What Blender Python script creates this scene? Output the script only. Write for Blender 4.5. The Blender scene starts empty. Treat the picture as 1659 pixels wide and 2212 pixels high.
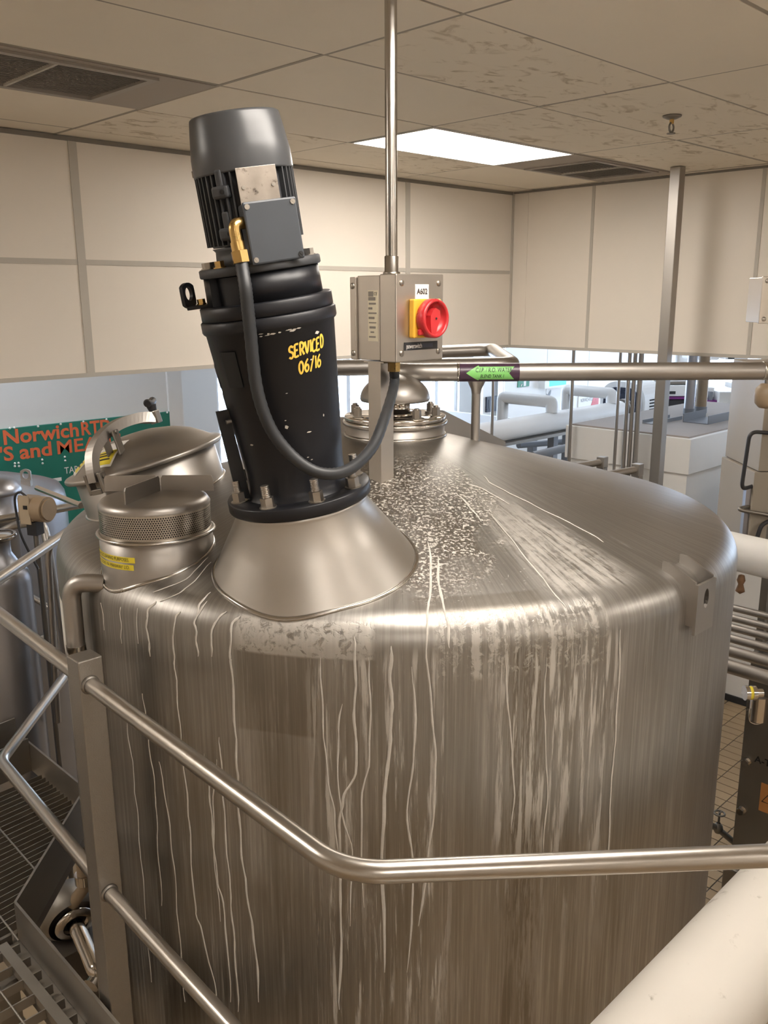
import bpy, bmesh, math, random
from mathutils import Vector, Matrix
random.seed(7)
scn = bpy.context.scene
col = scn.collection
PI = math.pi
R_ = math.radians
# ------------------------------------------------------------------ camera
ZC = 3.0
F_PX, CX, CY = 1900.0, 829.5, 1106.0
PITCH, YAW, ROLL = R_(13.77), R_(45.4), R_(0.3)
FW = Vector((math.cos(YAW) * math.cos(PITCH), math.sin(YAW) * math.cos(PITCH), -math.sin(PITCH)))
RT0 = Vector((math.sin(YAW), -math.cos(YAW), 0))
UP0 = RT0.cross(FW)
RT = RT0 * math.cos(ROLL) - UP0 * math.sin(ROLL)
UP = UP0 * math.cos(ROLL) + RT0 * math.sin(ROLL)
cam = bpy.data.cameras.new('camera')
cam.sensor_fit = 'VERTICAL'
cam.sensor_height = 22.12
cam.lens = F_PX / 100.0
cam.clip_start = 0.05
cam_o = bpy.data.objects.new('camera', cam)
cm = Matrix((RT, UP, -FW)).transposed().to_4x4()
cm.translation = (0, 0, ZC)
cam_o.matrix_world = cm
col.objects.link(cam_o)
scn.camera = cam_o
# ------------------------------------------------------------------ view + sky
scn.view_settings.view_transform = 'Standard'
scn.view_settings.look = 'None'
scn.view_settings.gamma = 1.0
scn.view_settings.use_curve_mapping = False
scn.view_settings.exposure = 0.68
wd = bpy.data.worlds.new('overcast_sky')
scn.world = wd
wd.use_nodes = True
wd.node_tree.nodes['Background'].inputs['Color'].default_value = (0.60, 0.76, 1.0, 1)
wd.node_tree.nodes['Background'].inputs['Strength'].default_value = 9.0
LAMP = 14.0          # strength of the ceiling light panels
LAMP_COL = (1.0, 0.925, 0.84)
HALL_FILL_COL = (0.80, 0.88, 1.0)

# ------------------------------------------------------------------ helpers
def ray(x, y):
    return FW + RT * ((x - CX) / F_PX) - UP * ((y - CY) / F_PX)
CAM = Vector((0, 0, ZC))
def onz(x, y, z):
    d = ray(x, y); return CAM + d * ((z - ZC) / d.z)
def onx(x, y, X):
    d = ray(x, y); return CAM + d * (X / d.x)
def ony(x, y, Y):
    d = ray(x, y); return CAM + d * (Y / d.y)
def hdist(x, y, h):
    d = ray(x, y); return CAM + d * (h / math.hypot(d.x, d.y))
def fdist(x, y, g):
    d = ray(x, y); return CAM + d * (g / (d.x * math.cos(YAW) + d.y * math.sin(YAW)))
def CF(u, v, z):
    return Vector((u * math.sin(YAW) + v * math.cos(YAW), -u * math.cos(YAW) + v * math.sin(YAW), z))

class MB:
    def __init__(s):
        s.v = []; s.f = []; s.sm = []
    def add(s, vs, fs, smooth=False, M=None):
        b = len(s.v)
        if M is not None:
            vs = [M @ Vector(v) for v in vs]
        s.v += [tuple(v) for v in vs]
        s.f += [tuple(b + i for i in f) for f in fs]
        s.sm += [smooth] * len(fs)
        return s
    def box(s, c, d, M=None, bev=0.0):
        x, y, z = d[0] / 2, d[1] / 2, d[2] / 2
        if bev <= 0:
            vs = [(c[0] + i * x, c[1] + j * y, c[2] + k * z) for i in (-1, 1) for j in (-1, 1) for k in (-1, 1)]
            fs = [(0, 1, 3, 2), (4, 6, 7, 5), (0, 4, 5, 1), (2, 3, 7, 6), (0, 2, 6, 4), (1, 5, 7, 3)]
            return s.add(vs, fs, False, M)
        bm = bmesh.new()
        bmesh.ops.create_cube(bm, size=1.0)
        for v in bm.verts:
            v.co = Vector((v.co.x * d[0] + c[0], v.co.y * d[1] + c[1], v.co.z * d[2] + c[2]))
        bmesh.ops.bevel(bm, geom=bm.edges[:] , offset=bev, segments=2, affect='EDGES', profile=0.5)
        bm.verts.index_update()
        s.add([v.co.copy() for v in bm.verts], [[v.index for v in f.verts] for f in bm.faces], False, M)
        bm.free()
        return s
    def bx(s, x0, x1, y0, y1, z0, z1, M=None, bev=0.0):
        return s.box(((x0 + x1) / 2, (y0 + y1) / 2, (z0 + z1) / 2), (abs(x1 - x0), abs(y1 - y0), abs(z1 - z0)), M, bev)
    def lathe(s, prof, seg=48, M=None, smooth=True, a0=0.0, a1=2 * PI, close=False):
        full = abs(a1 - a0 - 2 * PI) < 1e-6
        n = seg if full else seg + 1
        vs = []; fs = []
        for i in range(n):
            a = a0 + (a1 - a0) * i / seg
            for r, z in prof:
                vs.append((r * math.cos(a), r * math.sin(a), z))
        m = len(prof)
        for i in range(seg):
            j = (i + 1) % n
            for q in range(m - 1 if not close else m):
                q2 = (q + 1) % m
                fs.append((i * m + q, j * m + q, j * m + q2, i * m + q2))
        return s.add(vs, fs, smooth, M)
    def cyl(s, r, z0, z1, seg=24, M=None, r1=None, ch=0.0):
        r1 = r if r1 is None else r1
        n = seg
        vs = [(r * math.cos(2 * PI * i / n), r * math.sin(2 * PI * i / n), z0) for i in range(n)]
        vs += [(r1 * math.cos(2 * PI * i / n), r1 * math.sin(2 * PI * i / n), z1) for i in range(n)]
        s.add(vs, [(i, (i + 1) % n, n + (i + 1) % n, n + i) for i in range(n)], seg > 8, M)
        s.add(vs, [tuple(range(n - 1, -1, -1)), tuple(range(n, 2 * n))], False, M)
        return s
    def tube(s, pts, r, seg=12, caps=True, M=None, closed=False):
        pts = [Vector(p) for p in pts]
        n = len(pts)
        rr = r if isinstance(r, (list, tuple)) else [r] * n
        T = []
        for i in range(n):
            if closed:
                t = pts[(i + 1) % n] - pts[i - 1]
            else:
                t = pts[min(i + 1, n - 1)] - pts[max(i - 1, 0)]
            T.append(t.normalized())
        a = Vector((0, 0, 1)) if abs(T[0].z) < 0.9 else Vector((1, 0, 0))
        nn = (a - T[0] * a.dot(T[0])).normalized()
        vs = []
        for i in range(n):
            nn = (nn - T[i] * nn.dot(T[i])).normalized()
            b = T[i].cross(nn)
            for k in range(seg):
                t = 2 * PI * k / seg
                vs.append(pts[i] + (nn * math.cos(t) + b * math.sin(t)) * rr[i])
        fs = []
        for i in range(n if closed else n - 1):
            i2 = (i + 1) % n
            for k in range(seg):
                fs.append((i * seg + k, i * seg + (k + 1) % seg, i2 * seg + (k + 1) % seg, i2 * seg + k))
        s.add(vs, fs, True, M)
        if caps and not closed:
            s.add(vs[:seg], [tuple(range(seg - 1, -1, -1))], False, M)
            s.add(vs[-seg:], [tuple(range(seg))], False, M)
        return s
    def prism(s, poly, z0, z1, M=None):
        n = len(poly)
        vs = [(p[0], p[1], z0) for p in poly] + [(p[0], p[1], z1) for p in poly]
        fs = [(i, (i + 1) % n, n + (i + 1) % n, n + i) for i in range(n)]
        fs += [tuple(range(n - 1, -1, -1)), tuple(range(n, 2 * n))]
        return s.add(vs, fs, False, M)
    def bar(s, a, b, w, h, up=(0, 0, 1)):
        a = Vector(a); b = Vector(b); t = (b - a); L = t.length; t.normalize()
        u = Vector(up); u = (u - t * u.dot(t)).normalized(); x = t.cross(u)
        M = Matrix((x, u, t)).transposed().to_4x4(); M.translation = a
        return s.box((0, 0, L / 2), (w, h, L), M)

def fillet(pts, rad, n=6):
    pts = [Vector(p) for p in pts]
    out = [pts[0]]
    for i in range(1, len(pts) - 1):
        p = pts[i]; a = (pts[i - 1] - p); b = (pts[i + 1] - p)
        r = rad[i - 1] if isinstance(rad, (list, tuple)) else rad
        ca = a.normalized().dot(b.normalized()); half = math.acos(max(-1, min(1, ca))) / 2
        d = min(r / max(math.tan(half), 1e-4), a.length * 0.49, b.length * 0.49)
        p0 = p + a.normalized() * d; p1 = p + b.normalized() * d
        for k in range(n + 1):
            t = k / n
            out.append(p0 * (1 - t) ** 2 + p * 2 * t * (1 - t) + p1 * t * t)
    out.append(pts[-1])
    return out

def spline(pts, n=8):
    pts = [Vector(p) for p in pts]; out = []
    for i in range(len(pts) - 1):
        p0 = pts[max(i - 1, 0)]; p1 = pts[i]; p2 = pts[i + 1]; p3 = pts[min(i + 2, len(pts) - 1)]
        for k in range(n):
            t = k / n
            out.append(0.5 * ((2 * p1) + (p2 - p0) * t + (2 * p0 - 5 * p1 + 4 * p2 - p3) * t * t + (3 * p1 - p0 - 3 * p2 + p3) * t ** 3))
    out.append(pts[-1])
    return out

def axisM(o, z, x=None):
    z = Vector(z).normalized()
    x = Vector(x) if x is not None else (Vector((1, 0, 0)) if abs(z.x) < 0.9 else Vector((0, 1, 0)))
    x = (x - z * x.dot(z)).normalized(); y = z.cross(x)
    M = Matrix((x, y, z)).transposed().to_4x4(); M.translation = Vector(o)
    return M
def T(x, y=None, z=None):
    return Matrix.Translation(Vector(x) if y is None else Vector((x, y, z)))
def RZ(a): return Matrix.Rotation(a, 4, 'Z')
def RX(a): return Matrix.Rotation(a, 4, 'X')
def RY(a): return Matrix.Rotation(a, 4, 'Y')

def mesh_of(name, mb):
    me = bpy.data.meshes.new(name)
    me.from_pydata(mb.v, [], mb.f)
    me.polygons.foreach_set('use_smooth', mb.sm)
    me.update()
    return me
def part(name, mb, m, parent, world=True, label=None, kind=None):
    me = mb if isinstance(mb, bpy.types.Mesh) else mesh_of(name, mb)
    if m is not None and not me.materials:
        me.materials.append(m)
    o = bpy.data.objects.new(name, me)
    col.objects.link(o)
    o.parent = parent
    if world and parent is not None and (parent.type == 'EMPTY' or parent.get('recentred')):
        o.matrix_parent_inverse = parent.matrix_basis.inverted()
    if label: o['label'] = label
    if kind: o['kind'] = kind
    return o
def tag(o, label=None, cat=None, group=None, kind=None):
    if label: o['label'] = label
    if cat: o['category'] = cat
    if group: o['group'] = group
    if kind: o['kind'] = kind
    return o
def thing(name, label, cat, loc=(0, 0, 0), rot=None, group=None):
    o = bpy.data.objects.new(name, None)
    o.empty_display_size = 0.1
    col.objects.link(o)
    if rot is not None:
        M = rot.copy(); M.translation = Vector(loc); o.matrix_basis = M
    else:
        o.location = Vector(loc)
    return tag(o, label, cat, group)
def solo(name, mb, m, label, cat, group=None, kind=None):
    xs = [v[0] for v in mb.v]; ys = [v[1] for v in mb.v]; zs = [v[2] for v in mb.v]
    b = Vector(((min(xs) + max(xs)) / 2, (min(ys) + max(ys)) / 2, min(zs)))
    mb.v = [(v[0] - b.x, v[1] - b.y, v[2] - b.z) for v in mb.v]
    o = part(name, mb, m, None)
    o.location = b
    o['recentred'] = 1
    return tag(o, label, cat, group, kind)
def struct(name, mb, m, label=None):
    o = part(name, mb, m, None)
    o['kind'] = 'structure'
    if label: o['label'] = label
    return o

# ------------------------------------------------------------------ materials
def new_mat(name):
    m = bpy.data.materials.new(name); m.use_nodes = True
    nt = m.node_tree
    return m, nt, nt.nodes['Principled BSDF']
class NT:
    """small expression helper for shader maths"""
    def __init__(s, nt): s.nt = nt
    def node(s, t): return s.nt.nodes.new(t)
    def put(s, sock, v):
        if isinstance(v, (int, float)): sock.default_value = v
        else: s.nt.links.new(v, sock)
    def m(s, op, a, b=0.0, c=None, clamp=False):
        n = s.node('ShaderNodeMath'); n.operation = op; n.use_clamp = clamp
        s.put(n.inputs[0], a); s.put(n.inputs[1], b)
        if c is not None: s.put(n.inputs[2], c)
        return n.outputs[0]
    def ramp(s, v, a, b):
        n = s.node('ShaderNodeMapRange'); n.interpolation_type = 'SMOOTHSTEP'
        s.put(n.inputs['Value'], v)
        n.inputs['From Min'].default_value = a; n.inputs['From Max'].default_value = b
        return n.outputs['Result']
    def band(s, v, a, b, soft):
        return s.m('MULTIPLY', s.ramp(v, a - soft, a + soft), s.m('SUBTRACT', 1.0, s.ramp(v, b - soft, b + soft)))
    def comb(s, x, y, z):
        n = s.node('ShaderNodeCombineXYZ'); s.put(n.inputs[0], x); s.put(n.inputs[1], y); s.put(n.inputs[2], z)
        return n.outputs[0]
    def noise(s, vec, scale, detail=4.0, rough=0.5, dist=0.0):
        n = s.node('ShaderNodeTexNoise'); s.nt.links.new(vec, n.inputs['Vector'])
        n.inputs['Scale'].default_value = scale; n.inputs['Detail'].default_value = detail
        n.inputs['Roughness'].default_value = rough; n.inputs['Distortion'].default_value = dist
        return n.outputs['Fac']
    def mixc(s, f, a, b):
        n = s.node('ShaderNodeMix'); n.data_type = 'RGBA'
        s.put(n.inputs[0], f)
        for sock, v in ((n.inputs[6], a), (n.inputs[7], b)):
            if isinstance(v, tuple): sock.default_value = (*v[:3], 1)
            else: s.nt.links.new(v, sock)
        return n.outputs[2]
    def obj(s):
        return s.node('ShaderNodeTexCoord').outputs['Object']
    def sep(s, vec):
        n = s.node('ShaderNodeSeparateXYZ'); s.nt.links.new(vec, n.inputs[0]); return n.outputs
    def scalev(s, vec, sx, sy, sz):
        n = s.node('ShaderNodeMapping'); s.nt.links.new(vec, n.inputs[0]); n.inputs['Scale'].default_value = (sx, sy, sz)
        return n.outputs[0]
    def bump(s, h, strength, dist=0.01):
        n = s.node('ShaderNodeBump'); n.inputs['Strength'].default_value = strength; n.inputs['Distance'].default_value = dist
        s.nt.links.new(h, n.inputs['Height']); return n.outputs[0]

def pm(name, c, rough=0.5, metal=0.0, var=0.12, scale=6.0, stretch=(1, 1, 1), bump=0.0, rvar=0.1, dirt=None, dirt_lo=0.55, dirt_hi=0.75, dscale=5.0, spec=0.5, bscale=60.0):
    m, nt, b = new_mat(name); x = NT(nt)
    v = x.scalev(x.obj(), *stretch)
    n = x.noise(v, scale, 5.0, 0.6)
    lo = tuple(max(0, q * (1 - var)) for q in c); hi = tuple(min(1, q * (1 + var)) for q in c)
    cc = x.mixc(n, lo, hi)
    if dirt:
        d = x.ramp(x.noise(v, dscale, 6.0, 0.65), dirt_lo, dirt_hi)
        cc = x.mixc(d, cc, dirt)
    nt.links.new(cc, b.inputs['Base Color'])
    r = x.m('ADD', x.m('MULTIPLY', x.m('SUBTRACT', n, 0.5), rvar * 2), rough, clamp=True)
    nt.links.new(r, b.inputs['Roughness'])
    b.inputs['Metallic'].default_value = metal
    b.inputs['Specular IOR Level'].default_value = spec
    if bump > 0:
        nt.links.new(x.bump(x.noise(v, bscale, 3.0, 0.6), bump, 0.004), b.inputs['Normal'])
    return m
def emit(name, c, s):
    m, nt, b = new_mat(name)
    b.inputs['Base Color'].default_value = (*c, 1)
    b.inputs['Emission Color'].default_value = (*c, 1)
    b.inputs['Emission Strength'].default_value = s
    return m

STEEL = (0.40, 0.378, 0.352)
M_steel = pm('brushed_stainless', STEEL, 0.42, 1.0, 0.10, 5.0, (1, 1, 0.25), 0.03)
M_steel_pol = pm('polished_tube_steel', (0.50, 0.475, 0.44), 0.24, 1.0, 0.10, 14.0, bump=0.02)
M_rail = pm('worn_handrail_steel', (0.47, 0.44, 0.40), 0.29, 1.0, 0.06, 30.0, rvar=0.03)
M_post = pm('blasted_post_steel', (0.34, 0.32, 0.293), 0.46, 1.0, 0.10, 60.0, bump=0.25, rvar=0.1, bscale=240)
M_galv = pm('galvanised_steel', (0.35, 0.33, 0.30), 0.5, 1.0, 0.15, 8.0, bump=0.05)
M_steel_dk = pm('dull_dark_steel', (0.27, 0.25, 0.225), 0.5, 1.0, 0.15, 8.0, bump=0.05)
M_steel_sat = pm('satin_enclosure_steel', (0.52, 0.48, 0.43), 0.40, 1.0, 0.06, 5.0, (1, 1, 8), 0.02)
M_bolt = pm('bolt_steel', (0.40, 0.37, 0.33), 0.35, 1.0, 0.15, 40.0)
M_chrome = pm('chrome', (0.62, 0.58, 0.53), 0.12, 1.0, 0.05, 10.0)
M_cowl = pm('grey_cowl_paint', (0.056, 0.058, 0.062), 0.33, 0.0, 0.12, 9.0, bump=0.04, bscale=30)
M_motor = pm('dark_grey_motor_paint', (0.040, 0.042, 0.046), 0.5, 0.0, 0.15, 14.0, bump=0.1)
M_tbox = pm('slate_grey_paint', (0.046, 0.053, 0.063), 0.42, 0.0, 0.10, 20.0, dirt=(0.22, 0.20, 0.16), dirt_lo=0.70, dirt_hi=0.76, dscale=16.0)
M_black = pm('black_gearbox_paint', (0.0085, 0.009, 0.012), 0.40, 0.0, 0.2, 10.0, bump=0.06, spec=0.4, dirt=(0.16, 0.15, 0.13), dirt_lo=0.80, dirt_hi=0.83, dscale=38.0)
M_rubber = pm('black_rubber_hose', (0.022, 0.024, 0.027), 0.48, 0.0, 0.1, 30.0)
M_brass = pm('brass', (0.62, 0.42, 0.16), 0.30, 1.0, 0.15, 30.0)
M_plate = pm('worn_aluminium_plate', (0.36, 0.32, 0.28), 0.42, 1.0, 0.3, 26.0, dirt=(0.07, 0.055, 0.045), dirt_lo=0.54, dirt_hi=0.70, dscale=34.0)
M_hole = pm('dark_recess', (0.012, 0.012, 0.012), 0.8)
M_yellow_paint = pm('yellow_marker_paint', (0.72, 0.46, 0.06), 0.5, 0.0, 0.35, 40.0)
M_residue = pm('dried_white_residue', (0.53, 0.50, 0.455), 0.55, 0.0, 0.15, 60.0, bump=0.2, bscale=200)
M_panel = pm('cream_wall_panel', (0.79, 0.727, 0.645), 0.42, 0.0, 0.03, 2.5, bump=0.02)
M_strip = pm('grey_joint_strip', (0.50, 0.465, 0.41), 0.5, 0.0, 0.05, 10.0)
M_trim = pm('dark_wall_trim', (0.22, 0.20, 0.175), 0.6, 0.0, 0.15, 10.0)
M_tile_clean = pm('ceiling_tile_vinyl', (0.80, 0.725, 0.605), 0.6, 0.0, 0.05, 3.0, bump=0.03, dirt=(0.68, 0.58, 0.45), dirt_lo=0.60, dirt_hi=0.9, dscale=2.2)
def mould_mat():
    m, nt, b = new_mat('ceiling_tile_mould'); x = NT(nt)
    o = x.obj()
    n = x.noise(x.scalev(o, 1.0, 1.6, 1), 7.0, 6.0, 0.6, 1.2)
    k = x.ramp(n, 0.52, 0.66)
    big = x.ramp(x.noise(o, 1.6, 3.0), 0.36, 0.56)
    f = x.m('MULTIPLY', k, big)
    nt.links.new(x.mixc(x.m('MULTIPLY', f, 0.85), (0.80, 0.725, 0.605), (0.45, 0.36, 0.24)), b.inputs['Base Color'])
    b.inputs['Roughness'].default_value = 0.65
    return m
M_tile_mould = mould_mat()
M_tbar = pm('ceiling_grid_bar', (0.33, 0.29, 0.235), 0.6, 0.0, 0.2, 5.0)
M_white_wall = pm('white_plaster', (0.70, 0.68, 0.65), 0.6, 0.0, 0.03, 3.0)
M_white_paint = pm('white_enclosure_paint', (0.78, 0.77, 0.75), 0.45, 0.0, 0.03, 4.0)
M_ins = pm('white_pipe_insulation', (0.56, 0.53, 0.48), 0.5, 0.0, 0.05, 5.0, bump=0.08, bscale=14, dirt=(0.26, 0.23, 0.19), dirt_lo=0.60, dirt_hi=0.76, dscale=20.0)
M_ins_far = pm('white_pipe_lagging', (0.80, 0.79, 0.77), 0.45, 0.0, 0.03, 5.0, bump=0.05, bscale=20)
M_grn = pm('green_sign_board', (0.012, 0.165, 0.115), 0.35, 0.0, 0.05, 4.0)
M_org = pm('orange_sign_lettering', (0.75, 0.15, 0.055), 0.5, 0.0, 0.04, 8.0)
M_wht = pm('white_print', (0.78, 0.76, 0.72), 0.5, 0.0, 0.03, 8.0)
M_prt = pm('black_print', (0.02, 0.02, 0.022), 0.5)
M_red = pm('red_plastic', (0.50, 0.028, 0.032), 0.30, 0.0, 0.08, 20.0)
M_yel = pm('yellow_plastic', (0.78, 0.42, 0.045), 0.35, 0.0, 0.06, 20.0)
M_lab_y = pm('yellow_label', (0.80, 0.66, 0.05), 0.4, 0.0, 0.05, 20.0)
M_lab_g = pm('green_arrow_label', (0.22, 0.58, 0.16), 0.4, 0.0, 0.06, 20.0)
M_lab_c = pm('cream_rating_label', (0.62, 0.56, 0.42), 0.45, 0.0, 0.05, 20.0)
M_purple = pm('purple_tape', (0.055, 0.025, 0.05), 0.35, 0.0, 0.2, 20.0)
M_orange_lab = pm('orange_warning_label', (0.50, 0.22, 0.07), 0.5, 0.0, 0.1, 20.0)
M_dark = pm('matt_black_plastic', (0.025, 0.025, 0.028), 0.5)
M_navy = pm('navy_door', (0.03, 0.035, 0.055), 0.3)
M_beige_cab = pm('beige_machine_panel', (0.33, 0.29, 0.235), 0.5, 0.0, 0.05, 5.0)
M_act = pm('tan_actuator', (0.30, 0.22, 0.14), 0.5, 0.0, 0.15, 20.0)
M_screen = emit('lit_screen', (0.05, 0.55, 0.72), 0.9)
M_magenta = pm('magenta_belt', (0.16, 0.02, 0.16), 0.5, 0.0, 0.4, 60.0)
M_grey = pm('grey_machine_paint', (0.20, 0.21, 0.23), 0.45, 0.0, 0.08, 8.0)
M_bluegrey = pm('far_tank_steel', (0.36, 0.36, 0.38), 0.38, 1.0, 0.10, 4.0, (1, 1, 0.3), 0.02)
M_floor = pm('concrete_screed', (0.16, 0.125, 0.09), 0.6)
M_tile = pm('quarry_tile', (0.36, 0.265, 0.16), 0.42, 0.0, 0.18, 4.0, bump=0.05)
M_frame_win = pm('white_window_frame', (0.75, 0.76, 0.78), 0.4)
def glass_mat():
    m, nt, b = new_mat('window_glass')
    b.inputs['Base Color'].default_value = (0.95, 0.97, 1, 1)
    b.inputs['Roughness'].default_value = 0.02
    b.inputs['Alpha'].default_value = 0.12
    return m
M_glass = glass_mat()
def floor_far_mat():
    m, nt, b = new_mat('quarry_tile_floor'); x = NT(nt)
    n = x.node('ShaderNodeTexBrick'); nt.links.new(x.scalev(x.obj(), 1, 1, 1), n.inputs['Vector'])
    n.offset = 0.0
    n.inputs['Scale'].default_value = 1.0
    n.inputs['Brick Width'].default_value = 0.085; n.inputs['Row Height'].default_value = 0.15
    n.inputs['Mortar Size'].default_value = 0.004
    n.inputs['Color1'].default_value = (0.40, 0.30, 0.185, 1); n.inputs['Color2'].default_value = (0.32, 0.235, 0.145, 1)
    n.inputs['Mortar'].default_value = (0.05, 0.04, 0.03, 1)
    nt.links.new(n.outputs['Color'], b.inputs['Base Color'])
    b.inputs['Roughness'].default_value = 0.45
    nt.links.new(x.bump(x.m('SUBTRACT', 1.0, n.outputs['Fac']), 0.4, 0.003), b.inputs['Normal'])
    return m
M_floor_far = floor_far_mat()

# ------------------------------------------------------------------ text
_fonts = {}
def text_mesh(s, size=1.0, offset=0.0, align='CENTER', extrude=0.0, spacing=1.0):
    cu = bpy.data.curves.new('lettering', 'FONT')
    cu.body = s; cu.size = size; cu.offset = offset; cu.align_x = align; cu.align_y = 'CENTER'
    cu.extrude = extrude; cu.resolution_u = 3; cu.space_character = spacing
    o = bpy.data.objects.new('lettering_tmp', cu)
    me = bpy.data.meshes.new_from_object(o)
    bpy.data.objects.remove(o); bpy.data.curves.remove(cu)
    return me
def text_mb(s, size, fn, offset=0.0, align='CENTER', sx=1.0, spacing=1.0):
    """fn maps (x, y) of the flat text to a point"""
    me = text_mesh(s, size, offset, align, 0.0, spacing)
    mb = MB()
    mb.v = [tuple(fn(v.co.x * sx, v.co.y)) for v in me.vertices]
    mb.f = [tuple(p.vertices) for p in me.polygons]
    mb.sm = [False] * len(mb.f)
    bpy.data.meshes.remove(me)
    return mb
STROKES = {
    'S': [[(.9, .85), (.5, 1), (.15, .85), (.2, .6), (.7, .45), (.85, .2), (.5, 0), (.05, .12)]],
    'E': [[(.85, 1), (.15, .97), (.1, .5), (.08, 0), (.85, .03)], [(.1, .5), (.7, .53)]],
    'R': [[(.1, 0), (.12, 1), (.6, 1), (.85, .78), (.6, .52), (.14, .48)], [(.4, .5), (.9, 0)]],
    'V': [[(.05, 1), (.45, 0), (.9, 1)]], 'I': [[(.5, 1), (.5, 0)]],
    'C': [[(.85, .9), (.45, 1), (.1, .6), (.15, .15), (.5, 0), (.9, .1)]],
    'D': [[(.12, 0), (.12, 1), (.6, .92), (.85, .5), (.6, .06), (.12, 0)]],
    '0': [[(.5, 1), (.15, .75), (.12, .3), (.45, 0), (.82, .25), (.85, .7), (.5, 1)]],
    '6': [[(.75, 1), (.3, .7), (.12, .3), (.4, 0), (.8, .15), (.8, .42), (.5, .55), (.15, .35)]],
    '1': [[(.5, 1), (.5, 0)]], '/': [[(.9, 1.1), (.1, -.1)]],
}
def hand_text(s, h, w, fn, lw, jit=0.0):
    mb = MB(); x = 0.0
    rnd = random.Random(3)
    for ch in s:
        cw = w * (0.45 if ch in 'I1' else 1.0)
        dy = rnd.uniform(-jit, jit)
        for st in STROKES.get(ch, []):
            p = spline([Vector((x + a * cw * (1 if ch not in 'I1' else 1), b * h + dy, 0)) for a, b in st], 4)
            L = []; 
            for i, q in enumerate(p):
                t = (p[min(i + 1, len(p) - 1)] - p[max(i - 1, 0)]).normalized()
                nrm = Vector((-t.y, t.x, 0)) * lw / 2
                L.append((q + nrm, q - nrm))
            vs = [fn(a.x, a.y) for pr in L for a in pr]
            fs = [(2 * i, 2 * i + 1, 2 * i + 3, 2 * i + 2) for i in range(len(L) - 1)]
            mb.add(vs, fs)
        x += cw * 1.12
    return mb

# ================================================================== THE ROOM
XW, YW, ZCEIL, ZBULK = 5.77, 4.41, 3.775, 2.597
X0, Y0 = -3.3, -3.6
XH, YH, ZH = 16.0, 9.0, 4.3
# floor slab with quarry tile finish, and single tiles where they can be told apart
fl = struct('floor', MB().bx(X0, XH, Y0, YH, -0.12, -0.0035), M_floor_far)
tile_me = mesh_of('floor_tile', MB().bx(-0.0395, 0.0395, -0.0725, 0.0725, -0.006, 0.0, bev=0.002))
tile_me.materials.append(M_tile)
def to_px(p):
    d = Vector(p) - CAM; w_ = d.dot(FW)
    return CX + F_PX * d.dot(RT) / w_, CY - F_PX * d.dot(UP) / w_
spots = []
for i in range(6, 76):
    for j in range(6, 26):
        cx_, cy_ = 0.085 * i + 0.0425, 0.15 * j + 0.075
        x_, y_ = to_px((cx_, cy_, 0))
        if (1505 < x_ < 1640 and 1490 < y_ < 2000 and cx_ < 6.12) or (60 < x_ < 270 and 1850 < y_ < 2230):
            spots.append((y_, cx_, cy_))
spots = sorted(spots, reverse=True)[:300]
for _, cx_, cy_ in spots:
    t = bpy.data.objects.new('floor_tile', tile_me); col.objects.link(t); t.parent = fl
    t.location = (cx_, cy_, random.uniform(-0.0012, 0.0004))
# ceiling : slab, tiles, grid bars, all the pieces of one suspended ceiling
ceil = struct('ceiling', MB().bx(X0, XW, Y0, YW, ZCEIL + 0.05, ZCEIL + 0.15), M_tbar)
xs = [X0, -2.7, -1.5, -0.3, 0.9, 2.1, 3.3, 4.5, 5.7, XW]
ys = [Y0] + [-3.0 + 0.6 * k for k in range(13)] + [YW]
MOULD = {(3.3, 1.8), (3.3, 2.4), (4.5, 2.4), (2.1, 3.6), (4.5, 1.8), (3.3, 1.2), (4.5, 1.2), (3.3, 3.6), (2.1, 1.8), (4.5, 0.6)}
LIGHTS = [(3.3, 3.0), (0.9, 0.6), (-1.5, 3.0), (3.3, -1.8), (-1.5, -1.8), (0.9, -3.0)]
VENTS = [(0.9, 3.0), (4.5, 3.0)]
near = lambda s, a, b: any(abs(q[0] - a) < 0.05 and abs(q[1] - b) < 0.05 for q in s)
for i in range(len(xs) - 1):
    for j in range(len(ys) - 1):
        a, b = xs[i], ys[j]
        if near(LIGHTS, a, b) or near(VENTS, a, b): continue
        dz = random.uniform(0.0, 0.004)
        t = part('ceiling_tile', MB().bx(a + 0.006, xs[i + 1] - 0.006, b + 0.006, ys[j + 1] - 0.006, ZCEIL + dz, ZCEIL + 0.02), M_tile_mould if near(MOULD, a, b) else M_tile_clean, ceil)
for a in xs[1:-1]:
    part('grid_bar', MB().bx(a - 0.010, a + 0.010, Y0, YW, ZCEIL + 0.0015, ZCEIL + 0.03), M_tbar, ceil)
for b in ys[1:-1]:
    for i in range(len(xs) - 1):
        part('grid_bar', MB().bx(xs[i] + 0.0105, xs[i + 1] - 0.0105, b - 0.009, b + 0.009, ZCEIL + 0.0025, ZCEIL + 0.03), M_tbar, ceil)
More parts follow.
